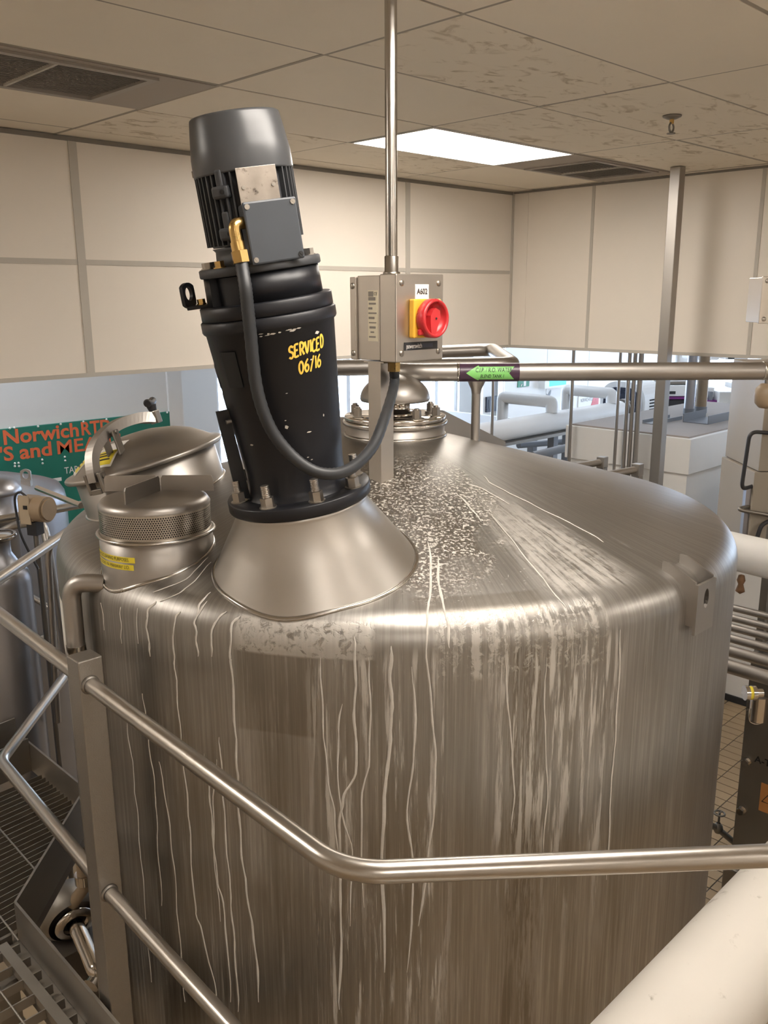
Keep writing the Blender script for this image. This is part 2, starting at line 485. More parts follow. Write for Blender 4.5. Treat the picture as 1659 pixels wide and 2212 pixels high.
# ceiling light panels
M_lamp = emit('light_diffuser', LAMP_COL, LAMP)
LLAB = ['glowing rectangular ceiling light panel beside the square air vent', 'ceiling light panel above the walkway, out of the frame in front',
        'ceiling light panel far left, out of the frame', 'ceiling light panel far right, out of the frame', 'ceiling light panel behind the viewer on the left', 'ceiling light panel behind the viewer on the right']
for k, (a, b) in enumerate(LIGHTS):
    t = thing('ceiling_light', LLAB[k], 'light', (a + 0.6, b + 0.3, ZCEIL), group='ceiling light panels')
    part('diffuser', MB().bx(a + 0.022, a + 1.178, b + 0.022, b + 0.578, ZCEIL - 0.002, ZCEIL + 0.012), M_lamp, t)
    f = MB()
    f.bx(a + 0.011, a + 0.022, b + 0.011, b + 0.589, ZCEIL - 0.004, ZCEIL + 0.04).bx(a + 1.178, a + 1.189, b + 0.011, b + 0.589, ZCEIL - 0.004, ZCEIL + 0.04)
    f.bx(a + 0.022, a + 1.178, b + 0.011, b + 0.022, ZCEIL - 0.004, ZCEIL + 0.04).bx(a + 0.022, a + 1.178, b + 0.578, b + 0.589, ZCEIL - 0.004, ZCEIL + 0.04)
    part('frame', f, M_white_paint, t)
# air vents: blanking panel with a louvred grille
def vent(name, label, a, b, gx0, gx1, gy0, gy1, n, mid=None, dirx=True):
    t = thing(name, label, 'vent', (a + 0.6, b + 0.3, ZCEIL))
    z = ZCEIL
    p = MB()
    p.bx(a + 0.012, gx0, b + 0.012, b + 0.588, z - 0.001, z + 0.02).bx(gx1, a + 1.188, b + 0.012, b + 0.588, z - 0.001, z + 0.02)
    p.bx(gx0, gx1, b + 0.012, gy0, z - 0.001, z + 0.02).bx(gx0, gx1, gy1, b + 0.588, z - 0.001, z + 0.02)
    part('blanking_panel', p, M_ventp, t)
    f = MB(); w = 0.03
    f.bx(gx0, gx1, gy0, gy0 + w, z - 0.009, z + 0.01).bx(gx0, gx1, gy1 - w, gy1, z - 0.009, z + 0.01)
    f.bx(gx0, gx0 + w, gy0 + w, gy1 - w, z - 0.009, z + 0.01).bx(gx1 - w, gx1, gy0 + w, gy1 - w, z - 0.009, z + 0.01)
    part('grille_frame', f, M_ventf, t)
    part('backing', MB().bx(gx0 + w, gx1 - w, gy0 + w, gy1 - w, z + 0.03, z + 0.035), M_hole, t)
    lo, hi = (gy0 + w, gy1 - w) if dirx else (gx0 + w, gx1 - w)
    for q in range(n):
        c = lo + (hi - lo) * (q + 0.5) / n
        s = (hi - lo) / n * 0.85
        if dirx:
            m = MB().box((0, 0, 0), (gx1 - gx0 - 2 * w, s, 0.002), T((gx0 + gx1) / 2, c, z + 0.004) @ RX(0.6))
        else:
            m = MB().box((0, 0, 0), (s, gy1 - gy0 - 2 * w, 0.002), T(c, (gy0 + gy1) / 2, z + 0.004) @ RY(0.6))
        part('louvre', m, M_ventf, t)
    if mid:
        part('divider', MB().bx(mid - 0.006, mid + 0.006, gy0 + w, gy1 - w, z - 0.008, z + 0.005), M_strip, t)
M_ventp = pm('vent_blank_panel', (0.36, 0.315, 0.265), 0.6, 0.0, 0.08, 5.0)
M_ventf = pm('vent_grey_grille', (0.34, 0.31, 0.275), 0.5, 0.0, 0.1, 10.0)
vent('air_vent', 'wide grey louvred air vent in the ceiling left of the motor', 0.9, 3.0, 0.98, 1.87, 3.05, 3.55, 26, 1.5)
vent('air_vent', 'square dark louvred air vent beside the glowing light panel', 4.5, 3.0, 4.76, 5.50, 3.04, 3.56, 20, 5.13)
# sprinkler
sp = onz(1452, 250, ZCEIL)
t = thing('fire_sprinkler', 'small metal fire sprinkler head hanging from the stained ceiling tile', 'sprinkler', sp)
part('escutcheon', MB().lathe([(0.0, 0.0), (0.042, 0.0), (0.040, -0.006), (0.022, -0.014), (0.012, -0.016), (0, -0.016)], 24, T(sp)), M_steel_dk, t)
part('body', MB().cyl(0.010, -0.034, -0.014, 12, T(sp)), M_brass, t)
for s in (-1, 1):
    part('frame_arm', MB().tube(spline([sp + Vector((s * 0.008, 0, -0.03)), sp + Vector((s * 0.019, 0, -0.045)), sp + Vector((s * 0.015, 0, -0.062)), sp + Vector((0, 0, -0.070))]), 0.0045, 8), M_steel_dk, t)
part('deflector', MB().cyl(0.019, -0.076, -0.072, 16, T(sp)), M_steel_dk, t)

# walls
def panels(parent, axis, c, spans, zspans, thick=0.012):
    for a, b in spans:
        for z0_, z1_ in zspans:
            mb = MB()
            if axis == 'y': mb.bx(a + 0.002, b - 0.002, c - thick, c, z0_ + 0.002, z1_ - 0.002)
            else: mb.bx(c - thick, c, a + 0.002, b - 0.002, z0_ + 0.002, z1_ - 0.002)
            part('wall_panel', mb, M_panel, parent)
wl = struct('wall_left', MB().bx(X0, XW + 0.06, YW, YW + 0.06, ZBULK, ZH), M_white_wall, 'cream panelled bulkhead above the open side on the left')
LJ = [X0, -2.62, -0.22, 2.18, 4.58, XW - 0.012]
ZR = 3.178
panels(wl, 'y', YW, [(LJ[i], LJ[i + 1]) for i in range(5)], [(ZBULK + 0.012, ZR), (ZR, ZCEIL - 0.01)])
for q in LJ[1:-1]:
    part('joint_strip', MB().bx(q - 0.022, q + 0.022, YW - 0.017, YW - 0.012, ZBULK + 0.012, ZCEIL - 0.01), M_strip, wl)
for i in range(5):
    part('joint_strip', MB().bx(LJ[i] + 0.023, LJ[i + 1] - 0.023, YW - 0.016, YW - 0.012, ZR - 0.013, ZR + 0.013), M_strip, wl)
part('bottom_trim', MB().bx(X0, XW - 0.03, YW - 0.020, YW, ZBULK, ZBULK + 0.022), M_strip, wl)
part('top_trim', MB().bx(X0, XW - 0.02, YW - 0.018, YW, ZCEIL - 0.022, ZCEIL), M_trim, wl)
wr = struct('wall_right', MB().bx(XW, XW + 0.06, Y0, YW, ZBULK, ZH), M_white_wall, 'cream panelled bulkhead above the open side on the right')
RJ = [Y0, -2.36, -1.16, 0.04, 1.25, 2.46, 3.68, 4.262, YW - 0.012]
panels(wr, 'x', XW, [(RJ[i], RJ[i + 1]) for i in range(8)], [(ZBULK + 0.012, ZCEIL - 0.01)])
for q in RJ[1:-1]:
    part('joint_strip', MB().bx(XW - 0.016, XW - 0.012, q - 0.012, q + 0.012, ZBULK + 0.012, ZCEIL - 0.01), M_panel if abs(q - 4.262) < 0.01 else M_strip, wr)
part('bottom_trim', MB().bx(XW - 0.020, XW, Y0, YW - 0.03, ZBULK, ZBULK + 0.022), M_strip, wr)
part('top_trim', MB().bx(XW - 0.018, XW, Y0, YW - 0.02, ZCEIL - 0.014, ZCEIL), M_trim, wr)
part('corner_strip', MB().bx(XW - 0.026, XW - 0.012, YW - 0.026, YW - 0.012, ZBULK, ZCEIL - 0.012), M_strip, wr)
# closed sides behind the camera
struct('wall_back', MB().bx(X0 - 0.1, X0, Y0, YH, -0.05, ZH), M_panel)
struct('wall_near', MB().bx(X0, XH, Y0 - 0.1, Y0, -0.05, ZH), M_panel)
# white wall under the left bulkhead, carrying the green board
YL = 5.3
struct('wall_lower', MB().bx(X0, 3.16, YL, YL + 0.12, -0.05, ZH), M_white_wall)
struct('trim_1', MB().bx(3.161, 3.27, YL - 0.02, YL + 0.14, -0.05, ZH), M_white_wall, 'square white pilaster at the end of the wall behind the green board')

# ------------------------------------------------------------------ the hall beyond
wf = MB()
W1 = [(ony(471, 900, YH).x, 6.9), (7.25, ony(992, 880, YH).x)]
zs0, zs1 = 0.75, 2.75
def wall_with_holes(axis, c, th, a0, a1, holes, z0_, z1_, H=ZH):
    mb = MB(); cur = a0
    def b(p, q, z, zz):
        if axis == 'y': mb.bx(p, q, c, c + th, z - (0.05 if z == 0 else 0), zz)
        else: mb.bx(c, c + th, p, q, z - (0.05 if z == 0 else 0), zz)
    for p, q in holes:
        b(cur, p, 0, H); b(p, q, 0, z0_); b(p, q, z1_, H); cur = q
    b(cur, a1, 0, H)
    return mb
struct('wall_far', wall_with_holes('y', YH, 0.2, X0, XH, W1, zs0, zs1), M_white_wall)
W2 = [(0.6, 2.6), (3.4, 5.6), (6.0, 7.9)]
struct('wall_end', wall_with_holes('x', XH, 0.2, Y0, YH, W2, zs0, 3.2), M_white_wall)
hc = struct('ceiling_hall', MB().bx(X0, XH, YW + 0.06, YH, ZH, ZH + 0.1).bx(XW + 0.06, XH, Y0, YW + 0.06, ZH, ZH + 0.1), M_white_wall)
nwin = 1
def window(axis, c, p, q, z0_, z1_, bars):
    global nwin
    def B(mb, a, b, za, zb, d0, d1):
        if axis == 'y': mb.bx(a, b, c + d0, c + d1, za, zb)
        else: mb.bx(c + d0, c + d1, a, b, za, zb)
        return mb
    fr = MB()
    B(fr, p, p + 0.06, z0_, z1_, 0.06, 0.14); B(fr, q - 0.06, q, z0_, z1_, 0.06, 0.14)
    B(fr, p + 0.06, q - 0.06, z0_, z0_ + 0.06, 0.06, 0.14); B(fr, p + 0.06, q - 0.06, z1_ - 0.06, z1_, 0.06, 0.14)
    o = struct('window_%d' % nwin, fr, M_frame_win); nwin += 1
    bars = sorted(bars)
    cuts = [p + 0.06] + bars + [q - 0.06]
    for m_ in bars:
        part('mullion', B(MB(), m_ - 0.035, m_ + 0.035, z0_ + 0.06, z1_ - 0.06, 0.07, 0.13), M_frame_win, o)
    for i in range(len(cuts) - 1):
        part('pane', B(MB(), cuts[i] + 0.001, cuts[i + 1] - 0.001, z0_ + 0.06, z1_ - 0.06, 0.098, 0.102), M_glass, o)
    part('window_sill', B(MB(), p - 0.05, q + 0.05, z0_ - 0.04, z0_, -0.12, 0.06), M_frame_win, o)
    # daylight entering through this window is sampled through a portal
    L = bpy.data.lights.new('daylight_portal', 'AREA'); L.shape = 'RECTANGLE'
    L.size = q - p; L.size_y = z1_ - z0_
    L.cycles.is_portal = True
    lo = bpy.data.objects.new('daylight_portal', L); col.objects.link(lo)
    mid = (p + q) / 2; zz = (z0_ + z1_) / 2
    if axis == 'y':
        lo.location = (mid, c + 0.21, zz); lo.rotation_euler = (PI / 2, 0, PI)
        lo.rotation_euler = (R_(-90), 0, 0)
    else:
        lo.location = (c + 0.21, mid, zz); lo.rotation_euler = (R_(90), 0, R_(90))
for (p, q), bars in zip(W1, ([6.4], [8.0, ony(950, 880, YH).x, ony(760, 850, YH).x])):
    window('y', YH, p, q, zs0, zs1, bars)
for (p, q) in W2:
    window('x', XH, p, q, zs0, 3.2, [(p + q) / 2])
# partition wall of white panels with notices, right of the windows
YP = 8.2
pw = struct('wall_partition', MB().bx(10.62, XH, YP, YP + 0.1, -0.05, ZH), M_white_wall)
pj_ = [10.62, 11.7, 12.9, 14.1, 15.3, XH]
for i in range(5):
    part('wall_panel', MB().bx(pj_[i] + 0.006, pj_[i + 1] - 0.006, YP - 0.02, YP, 0.1, ZH - 0.02), M_white_paint, pw)
# unseen cool-white lights added to brighten the hall and the green board's wall
M_lampc = emit('hall_light_diffuser', HALL_FILL_COL, 9.0)
HL = [(7.6, 6.6), (11.2, 6.2), (8.4, 1.6), (12.0, 2.2), (1.4, 4.86)]
for k, (a, b) in enumerate(HL):
    t = thing('hall_light', ['hall ceiling light nearest the left windows, hidden by the bulkhead', 'hall ceiling light near the far notices, hidden by the bulkhead', 'hall ceiling light above the white enclosure, hidden by the bulkhead', 'hall ceiling light above the conveyors, hidden by the bulkhead', 'ceiling light in front of the green board, hidden by the bulkhead'][k], 'light', (a, b, ZH), group='hall ceiling lights')
    part('diffuser', MB().bx(a - 0.7, a + 0.7, b - 0.3, b + 0.3, ZH - 0.05, ZH - 0.01), M_lampc, t)
    part('housing', MB().bx(a - 0.73, a + 0.73, b - 0.33, b + 0.33, ZH - 0.012, ZH), M_white_paint, t)

# ================================================================== THE BLEND TANK
UA, VA, RTK = 0.038, 2.9, 1.087           # axis in the viewer's plan frame, radius
KN, SL, ZRIM = 0.085, 0.277, 2.300        # knuckle radius, cone slope, virtual rim height
SA = math.atan(SL)
ZK = ZRIM - KN * math.tan((PI / 2 - SA) / 2)
TB = CF(UA, VA, 0)
TROT = RZ(YAW - PI / 2)
TANKM = TROT.copy(); TANKM.translation = TB
TINV = TANKM.inverted()
def prof_z(r):                             # outer surface height of the top at radius r
    rt = RTK - KN + KN * math.sin(SA)
    if r <= rt: return ZRIM + (RTK - r) * SL
    q = min(r - (RTK - KN), KN)
    return ZK + math.sqrt(max(KN * KN - q * q, 0))
def on_shell(px, py):                      # where the line of sight meets the shell, tank frame
    d = TINV.to_3x3() @ ray(px, py); o = TINV @ CAM
    t = 0.6; prev = None
    while t < 5.0:
        p = o + d * t; r = math.hypot(p.x, p.y)
        if r < RTK and p.z < prof_z(r):
            lo, hi = t - 0.01, t
            for _ in range(14):
                mid = (lo + hi) / 2; q = o + d * mid; rr = math.hypot(q.x, q.y)
                if rr < RTK and q.z < prof_z(rr): hi = mid
                else: lo = mid
            return o + d * hi
        t += 0.01
    return None
def shell_n(p):
    r = math.hypot(p.x, p.y)
    if p.z < ZK: return Vector((p.x / r, p.y / r, 0))
    rt = RTK - KN + KN * math.sin(SA)
    if r <= rt: a = SA
    else: a = math.asin(max(-1, min(1, (r - (RTK - KN)) / KN)))
    return Vector((p.x / r * math.sin(a), p.y / r * math.sin(a), math.cos(a)))

def tank_mat():
    m, nt, b = new_mat('stained_tank_steel'); x = NT(nt)
    o = x.obj(); s = x.sep(o)
    th = x.m('ARCTAN2', s[0], x.m('MULTIPLY', s[1], -1.0))
    r = x.m('SQRT', x.m('ADD', x.m('MULTIPLY', s[0], s[0]), x.m('MULTIPLY', s[1], s[1])))
    z = s[2]
    # along-surface coordinate: wall uses z, top uses radius
    run = x.m('ADD', x.m('SUBTRACT', ZRIM, z), r)
    vs = x.comb(x.m('MULTIPLY', th, 1.0), x.m('MULTIPLY', run, 0.05), 0.0)
    streak = x.noise(vs, 55.0, 6.0, 0.7, 0.1)
    streakb = x.noise(x.comb(x.m('MULTIPLY', th, 1.0), x.m('MULTIPLY', run, 0.10), 3.0), 16.0, 5.0, 0.65)
    fine = x.noise(x.comb(x.m('MULTIPLY', th, 1.0), x.m('MULTIPLY', run, 0.015), 7.0), 260.0, 3.0, 0.6)
    ws = x.ramp(x.noise(x.comb(th, x.m('MULTIPLY', run, 0.012), 5.0), 130.0, 5.0, 0.75), 0.34, 0.66)
    speck = x.noise(o, 120.0, 4.0, 0.62, 0.4)
    speck2 = x.noise(o, 46.0, 5.0, 0.7, 0.6)
    big = x.noise(o, 3.0, 4.0, 0.6)
    wall = x.m('SUBTRACT', 1.0, x.ramp(z, ZK - 0.03, ZK + 0.02))
    top = x.m('SUBTRACT', 1.0, x.ramp(r, RTK - 0.10, RTK - 0.04))
    # residue on the wall: two fans of streaks
    gA = x.band(th, -0.19, 0.10, 0.03); gB = x.band(th, 0.19, 0.50, 0.05); gC = x.band(th, -0.75, 0.9, 0.2)
    sA = x.ramp(streak, 0.52, 0.63); sB = x.ramp(streak, 0.50, 0.60)
    fadeB = x.ramp(x.m('ADD', z, x.m('MULTIPLY', streakb, 0.9)), 1.75, 2.35)
    dr = x.m('MULTIPLY', wall, x.m('MULTIPLY', x.m('MULTIPLY', sA, gA), 0.7))
    dr = x.m('MAXIMUM', dr, x.m('MULTIPLY', wall, x.m('MULTIPLY', x.m('MULTIPLY', x.m('MULTIPLY', sB, gB), fadeB), 0.75)))
    dr = x.m('MAXIMUM', dr, x.m('MULTIPLY', wall, x.m('MULTIPLY', x.m('MULTIPLY', x.ramp(streakb, 0.5, 0.72), gC), 0.20)))
    dr = x.m('MAXIMUM', dr, x.m('MULTIPLY', wall, x.m('MULTIPLY', x.m('MULTIPLY', x.ramp(ws, 0.55, 1.0), x.ramp(streakb, 0.40, 0.60)), x.m('MULTIPLY', x.band(th, -0.8, 0.75, 0.1), 0.30))))
    # crust flaking over the rounded rim
    rim = x.m('MULTIPLY', x.band(th, 0.07, 0.46, 0.015), x.band(z, ZK - 0.07, ZK + 0.075, 0.01))
    rimk = x.ramp(x.m('ADD', x.m('MULTIPLY', speck2, 0.7), x.m('MULTIPLY', streak, 0.8)), 0.72, 0.84)
    dr = x.m('MAXIMUM', dr, x.m('MULTIPLY', rim, x.m('MULTIPLY', rimk, 0.55)))
    patch = x.m('MULTIPLY', x.band(th, -0.36, -0.06, 0.012), x.band(z, ZK - 0.02, ZK + 0.06, 0.004))
    dr = x.m('MAXIMUM', dr, x.m('MULTIPLY', patch, x.m('MULTIPLY', x.ramp(speck2, 0.35, 0.5), 0.5)))
    # speckled crust below the vent, narrowing down the cone
    edge = x.m('ADD', 0.84, x.m('MULTIPLY', r, -0.60))
    wob = x.m('MULTIPLY', x.m('SUBTRACT', x.noise(o, 7.0, 4.0), 0.5), 0.5)
    inreg = x.m('MULTIPLY', x.ramp(x.m('SUBTRACT', x.m('ADD', edge, wob), th), 0.0, 0.10), x.ramp(th, -0.45, -0.2))
    inreg = x.m('MULTIPLY', inreg, x.m('SUBTRACT', 1.0, x.ramp(x.m('ADD', r, wob), 0.80, 1.0)))
    inreg = x.m('MULTIPLY', inreg, x.ramp(r, 0.20, 0.40))
    sp1 = x.m('MULTIPLY', inreg, x.ramp(speck, 0.52, 0.60))
    dots = x.m('MULTIPLY', x.band(th, -0.25, 0.45, 0.05), x.ramp(speck, 0.66, 0.70))
    dots = x.m('MULTIPLY', dots, x.ramp(r, 0.5, 0.9))
    bandr = x.m('MULTIPLY', x.band(th, 0.36, 0.62, 0.05), x.ramp(r, 0.35, 0.8))
    bandr = x.m('MULTIPLY', bandr, x.ramp(x.m('ADD', x.m('MULTIPLY', streak, 0.7), x.m('MULTIPLY', speck2, 0.4)), 0.42, 0.62))
    tl = x.m('MULTIPLY', x.ramp(streak, 0.60, 0.70), x.m('MULTIPLY', x.ramp(r, 0.3, 0.6), 0.35))
    dt = x.m('MAXIMUM', x.m('MULTIPLY', sp1, 0.9), x.m('MAXIMUM', x.m('MULTIPLY', dots, 0.6), x.m('MAXIMUM', x.m('MULTIPLY', bandr, 0.5), tl)))
    dr = x.m('MAXIMUM', dr, x.m('MULTIPLY', top, dt))
    # darker brown: sharp-edged rectangles, and stains
    dk = x.m('MULTIPLY', x.band(th, -0.36, -0.18, 0.006), x.m('MULTIPLY', x.band(z, 2.02, 2.23, 0.006), 0.55))
    dk2 = x.m('MULTIPLY', x.band(th, 0.02, 0.33, 0.02), x.m('MULTIPLY', x.band(r, 0.985, 1.06, 0.006), x.m('MULTIPLY', x.ramp(z, ZK + 0.02, ZK + 0.03), 0.45)))
    dk3 = x.m('MULTIPLY', x.band(th, 0.13, 0.27, 0.02), x.m('MULTIPLY', x.band(r, 0.62, 0.82, 0.02), 0.45))
    dkw = x.m('MULTIPLY', wall, x.m('MULTIPLY', x.ramp(x.noise(x.comb(th, x.m('MULTIPLY', run, 0.08), 11.0), 9.0, 4.0, 0.6), 0.45, 0.7), 0.4))
    dks = x.m('MULTIPLY', wall, x.m('MULTIPLY', x.m('MULTIPLY', x.band(th, 0.225, 0.315, 0.02), x.ramp(streak, 0.42, 0.52)), 0.75))
    dk = x.m('MAXIMUM', x.m('MAXIMUM', dk, x.m('MAXIMUM', dkw, dks)), x.m('MAXIMUM', dk2, dk3))
    base = x.mixc(x.m('ADD', x.m('MULTIPLY', fine, 0.3), x.m('ADD', x.m('MULTIPLY', big, 0.25), x.m('MULTIPLY', ws, 0.45))), (0.235, 0.222, 0.206), (0.43, 0.410, 0.382))
    base = x.mixc(dk, base, (0.18, 0.155, 0.12))
    base = x.mixc(x.m('MULTIPLY', inreg, x.m('MULTIPLY', top, 0.5)), base, (0.20, 0.18, 0.155))
    cc = x.mixc(dr, base, (0.58, 0.55, 0.50))
    nt.links.new(cc, b.inputs['Base Color'])
    nt.links.new(x.m('SUBTRACT', 1.0, x.m('MULTIPLY', dr, 0.9)), b.inputs['Metallic'])
    rg = x.m('ADD', 0.34, x.m('ADD', x.m('MULTIPLY', fine, 0.16), x.m('MULTIPLY', dr, 0.25)))
    nt.links.new(rg, b.inputs['Roughness'])
    h = x.m('ADD', x.m('MULTIPLY', dr, 1.0), x.m('MULTIPLY', fine, 0.15))
    nt.links.new(x.bump(h, 0.25, 0.003), b.inputs['Normal'])
    return m
M_tank = tank_mat()
tank = thing('blend_tank', 'large round stainless steel blend tank with sloping lid and white drip stains', 'tank', TB, TROT)
prof = [(0.0, 0.28), (RTK * 0.6, 0.22), (RTK - 0.05, 0.30), (RTK, 0.36)] + [(RTK, 0.36 + (ZK - 0.36) * k / 10) for k in range(1, 11)]
for k in range(1, 11):
    a = (PI / 2 - SA) * k / 10
    prof.append((RTK - KN + KN * math.cos(a), ZK + KN * math.sin(a)))
for k in range(1, 9):
    r0 = RTK - KN + KN * math.sin(SA); r1 = 0.12
    r = r0 + (r1 - r0) * k / 8
    prof.append((r, ZRIM + (RTK - r) * SL))
part('shell', MB().lathe(prof, 160), M_tank, tank, False)
for k in range(4):
    a = PI / 4 + k * PI / 2
    part('leg', MB().cyl(0.05, -0.015, 0.40, 20, T(math.cos(a) * 0.85, math.sin(a) * 0.85, 0)), M_steel, tank, False)
# central neck with bolted vent flange
NB = ZRIM + (RTK - 0.166) * SL - 0.03
NT_ = 2.617
part('vent_neck', MB().lathe([(0.164, NB - 0.05), (0.164, NT_ - 0.026), (0.160, NT_ - 0.024)], 64), M_steel, tank, False)
part('weld_bead', MB().lathe([(0.166 + 0.006 * math.cos(t), NB + 0.032 + 0.006 * math.sin(t)) for t in [2 * PI * k / 8 for k in range(8)]], 64, close=True), M_steel_pol, tank, False)
part('neck_ring', MB().lathe([(0.0, NT_ - 0.026), (0.171, NT_ - 0.026), (0.173, NT_ - 0.024), (0.173, NT_ - 0.014), (0.170, NT_ - 0.012), (0.0, NT_ - 0.012)], 64), M_steel_pol, tank, False)
fl_ = part('vent_flange', MB().lathe([(0.0, NT_ - 0.011), (0.165, NT_ - 0.011), (0.168, NT_ - 0.009), (0.168, NT_ + 0.002), (0.166, NT_ + 0.004), (0.0, NT_ + 0.004)], 64), M_chrome, tank, False)
def bolt_mb(M, af=0.022, hh=0.014, shank=0.0, stud=0.0, washer=True):
    mb = MB()
    if washer: mb.cyl(af * 0.72, 0.0, 0.0025, 20, M)
    mb.cyl(af * 0.577, 0.0025, 0.0025 + hh, 6, M)
    if stud > 0:
        mb.cyl(af * 0.33, 0.0025 + hh, 0.0025 + hh + stud, 16, M)
        for k in range(int(stud / 0.004)):
            z = 0.0025 + hh + 0.002 + 0.004 * k
            mb.lathe([(af * 0.33, z - 0.0012), (af * 0.36, z), (af * 0.33, z + 0.0012)], 16, M)
    return mb
for k in range(8):
    a = PI / 8 + k * PI / 4 + 0.12
    part('flange_bolt', bolt_mb(T(0.138 * math.cos(a), 0.138 * math.sin(a), NT_ + 0.004) @ RZ(a), 0.025, 0.026, stud=0.006), M_bolt, fl_, False)
part('vent_stem', MB().lathe([(0.062, NT_ + 0.004), (0.062, NT_ + 0.014), (0.050, NT_ + 0.016), (0.050, NT_ + 0.045), (0.056, NT_ + 0.048), (0.056, NT_ + 0.056), (0.045, NT_ + 0.06), (0.045, NT_ + 0.075), (0.0, NT_ + 0.078)], 40), M_chrome, tank, False)
dome = [(0.100, NT_ + 0.055), (0.112, NT_ + 0.050)]
for k in range(0, 13):
    a = (PI / 2) * k / 12
    dome.append((0.115 * math.cos(a), NT_ + 0.056 + 0.082 * math.sin(a)))
part('vent_dome', MB().lathe(dome, 48), M_steel, tank, False)
# gusset plates bracing the neck
def gusset(ang, zt, length, h0=0.10, name='gusset_plate', w=0.008):
    d = Vector((math.cos(ang), math.sin(ang), 0)); n = Vector((-d.y, d.x, 0))
    r0 = 0.160
    pts = [(r0, zt), (r0 + 0.05, zt - 0.004), (r0 + length, prof_z(r0 + length) + 0.02), (r0 + length, prof_z(r0 + length) - 0.012), (r0, prof_z(r0) - 0.02)]
    mb = MB(); vs = []
    for sgn in (-1, 1):
        vs += [d * p[0] + n * (sgn * w / 2) + Vector((0, 0, p[1])) for p in pts]
    m = len(pts)
    fs = [tuple(range(m - 1, -1, -1)), tuple(range(m, 2 * m))] + [(i, (i + 1) % m, m + (i + 1) % m, m + i) for i in range(m)]
    mb.add(vs, fs)
    return part(name, mb, M_steel, tank, False)
gusset(R_(38), NT_ + 0.005, 0.36)
gusset(R_(158), NT_ - 0.01, 0.25)
# agitator mounting cone
MU, MV = -0.222, -0.795
MA = Vector((-0.132, -0.064, 0.989)).normalized()
MC = Vector((MU, MV, ZRIM + (RTK - math.hypot(MU, MV)) * SL))
MM = axisM(MC, MA, (1, 0, 0))                    # motor axis frame, in the tank frame
M_cone = pm('brushed_cone_steel', (0.50, 0.475, 0.44), 0.40, 1.0, 0.10, 6.0, (1, 1, 1), 0.03)
def ring_on_shell(M, r_fn, n=72):
    pts = []
    for k in range(n):
        a = 2 * PI * k / n
        lo, hi = -0.35, 0.14
        for _ in range(24):
            h = (lo + hi) / 2; rr = r_fn(h, a)
            p = M @ Vector((rr * math.cos(a), rr * math.sin(a), h)); q = math.hypot(p.x, p.y)
            if q < RTK and p.z < prof_z(q): lo = h
            else: hi = h
        pts.append(p)
    return pts
cone_k = lambda a: 0.635 - 0.195 * max(0.0, -math.sin(a)) ** 1.2
bot = ring_on_shell(MM, lambda h, a: 0.161 + (0.132 - h) * cone_k(a))
NB_ = len(bot); vs = []
for k in range(NB_):
    a = 2 * PI * k / NB_; ca, sa = math.cos(a), math.sin(a)
    for r, h in ((0.150, 0.149), (0.161, 0.149), (0.163, 0.139), (0.161, 0.132)):
        vs.append(MM @ Vector((r * ca, r * sa, h)))
    t_ = (bot[k] - vs[-1])
    vs.append(vs[-1] + t_ * 0.5); vs.append(bot[k]); vs.append(bot[k] + t_.normalized() * 0.006)
part('agitator_mount_cone', MB().add(vs, [(k * 7 + q, ((k + 1) % NB_) * 7 + q, ((k + 1) % NB_) * 7 + q + 1, k * 7 + q + 1) for k in range(NB_) for q in range(6)], True), M_cone, tank, False)
part('weld_bead', MB().tube(bot, 0.0065, 8, closed=True), M_steel_pol, tank, False)
# manway
WU, WV = -0.775, -0.115
WN = Vector((-0.27, 0.0, 1)).normalized()
WC = Vector((WU, WV, ZRIM + (RTK - math.hypot(WU, WV)) * SL))
WM = axisM(WC, WN, (1, 0, 0))
part('manway_collar', MB().lathe([(0.226, -0.12), (0.226, 0.105), (0.222, 0.108), (0.216, 0.108)], 64, WM), M_steel, tank, False)
part('weld_bead', MB().tube(ring_on_shell(WM, lambda h, a: 0.227), 0.006, 8, closed=True), M_steel_pol, tank, False)
lidp = [(0.0, 0.206), (0.06, 0.203), (0.12, 0.191), (0.17, 0.172), (0.205, 0.150), (0.226, 0.134), (0.240, 0.128), (0.250, 0.127), (0.255, 0.123), (0.256, 0.117), (0.252, 0.111), (0.24, 0.109), (0.0, 0.109)]
lid = part('manway_lid', MB().lathe(lidp, 72, WM), M_steel, tank, False)
# clamp arm over the lid
ax = Vector((-0.32, -0.947, 0)).normalized()     # across the lid, towards the viewer's right
def wp(a, b, h): return WM @ (Vector((0, 0, h)) + ax * a + Vector((-ax.y, ax.x, 0)) * b)
armp = spline([wp(0.262, 0, 0.115), wp(0.256, 0, 0.150), wp(0.232, 0.0, 0.195), wp(0.19, 0.015, 0.232), wp(0.13, 0.04, 0.252), wp(0.07, 0.075, 0.252), wp(0.035, 0.10, 0.240)], 5)
amb = MB()
side = (WM.to_3x3() @ Vector((-ax.y, ax.x, 0))).normalized()
vs = []
for i, p in enumerate(armp):
    t_ = (armp[min(i + 1, len(armp) - 1)] - armp[max(i - 1, 0)]).normalized()
    nn = side.cross(t_).normalized()
    for s1, s2 in ((-1, -1), (1, -1), (1, 1), (-1, 1)):
        vs.append(p + side * (0.014 * s1) + nn * (0.016 * s2))
fs = []
for i in range(len(armp) - 1):
    for k in range(4):
        fs.append((i * 4 + k, i * 4 + (k + 1) % 4, i * 4 + 4 + (k + 1) % 4, i * 4 + 4 + k))
fs += [(0, 1, 2, 3), tuple(4 * (len(armp) - 1) + k for k in (3, 2, 1, 0))]
amb.add(vs, fs)
part('clamp_arm', amb, M_steel, lid, False)
hg = wp(0.258, 0, 0.115)
hm = axisM(hg, WN, WM.to_3x3() @ ax)
cb = MB()
for s in (-0.024, 0.024):
    cb.box((0, s, -0.004), (0.030, 0.012, 0.062), hm, 0.003)
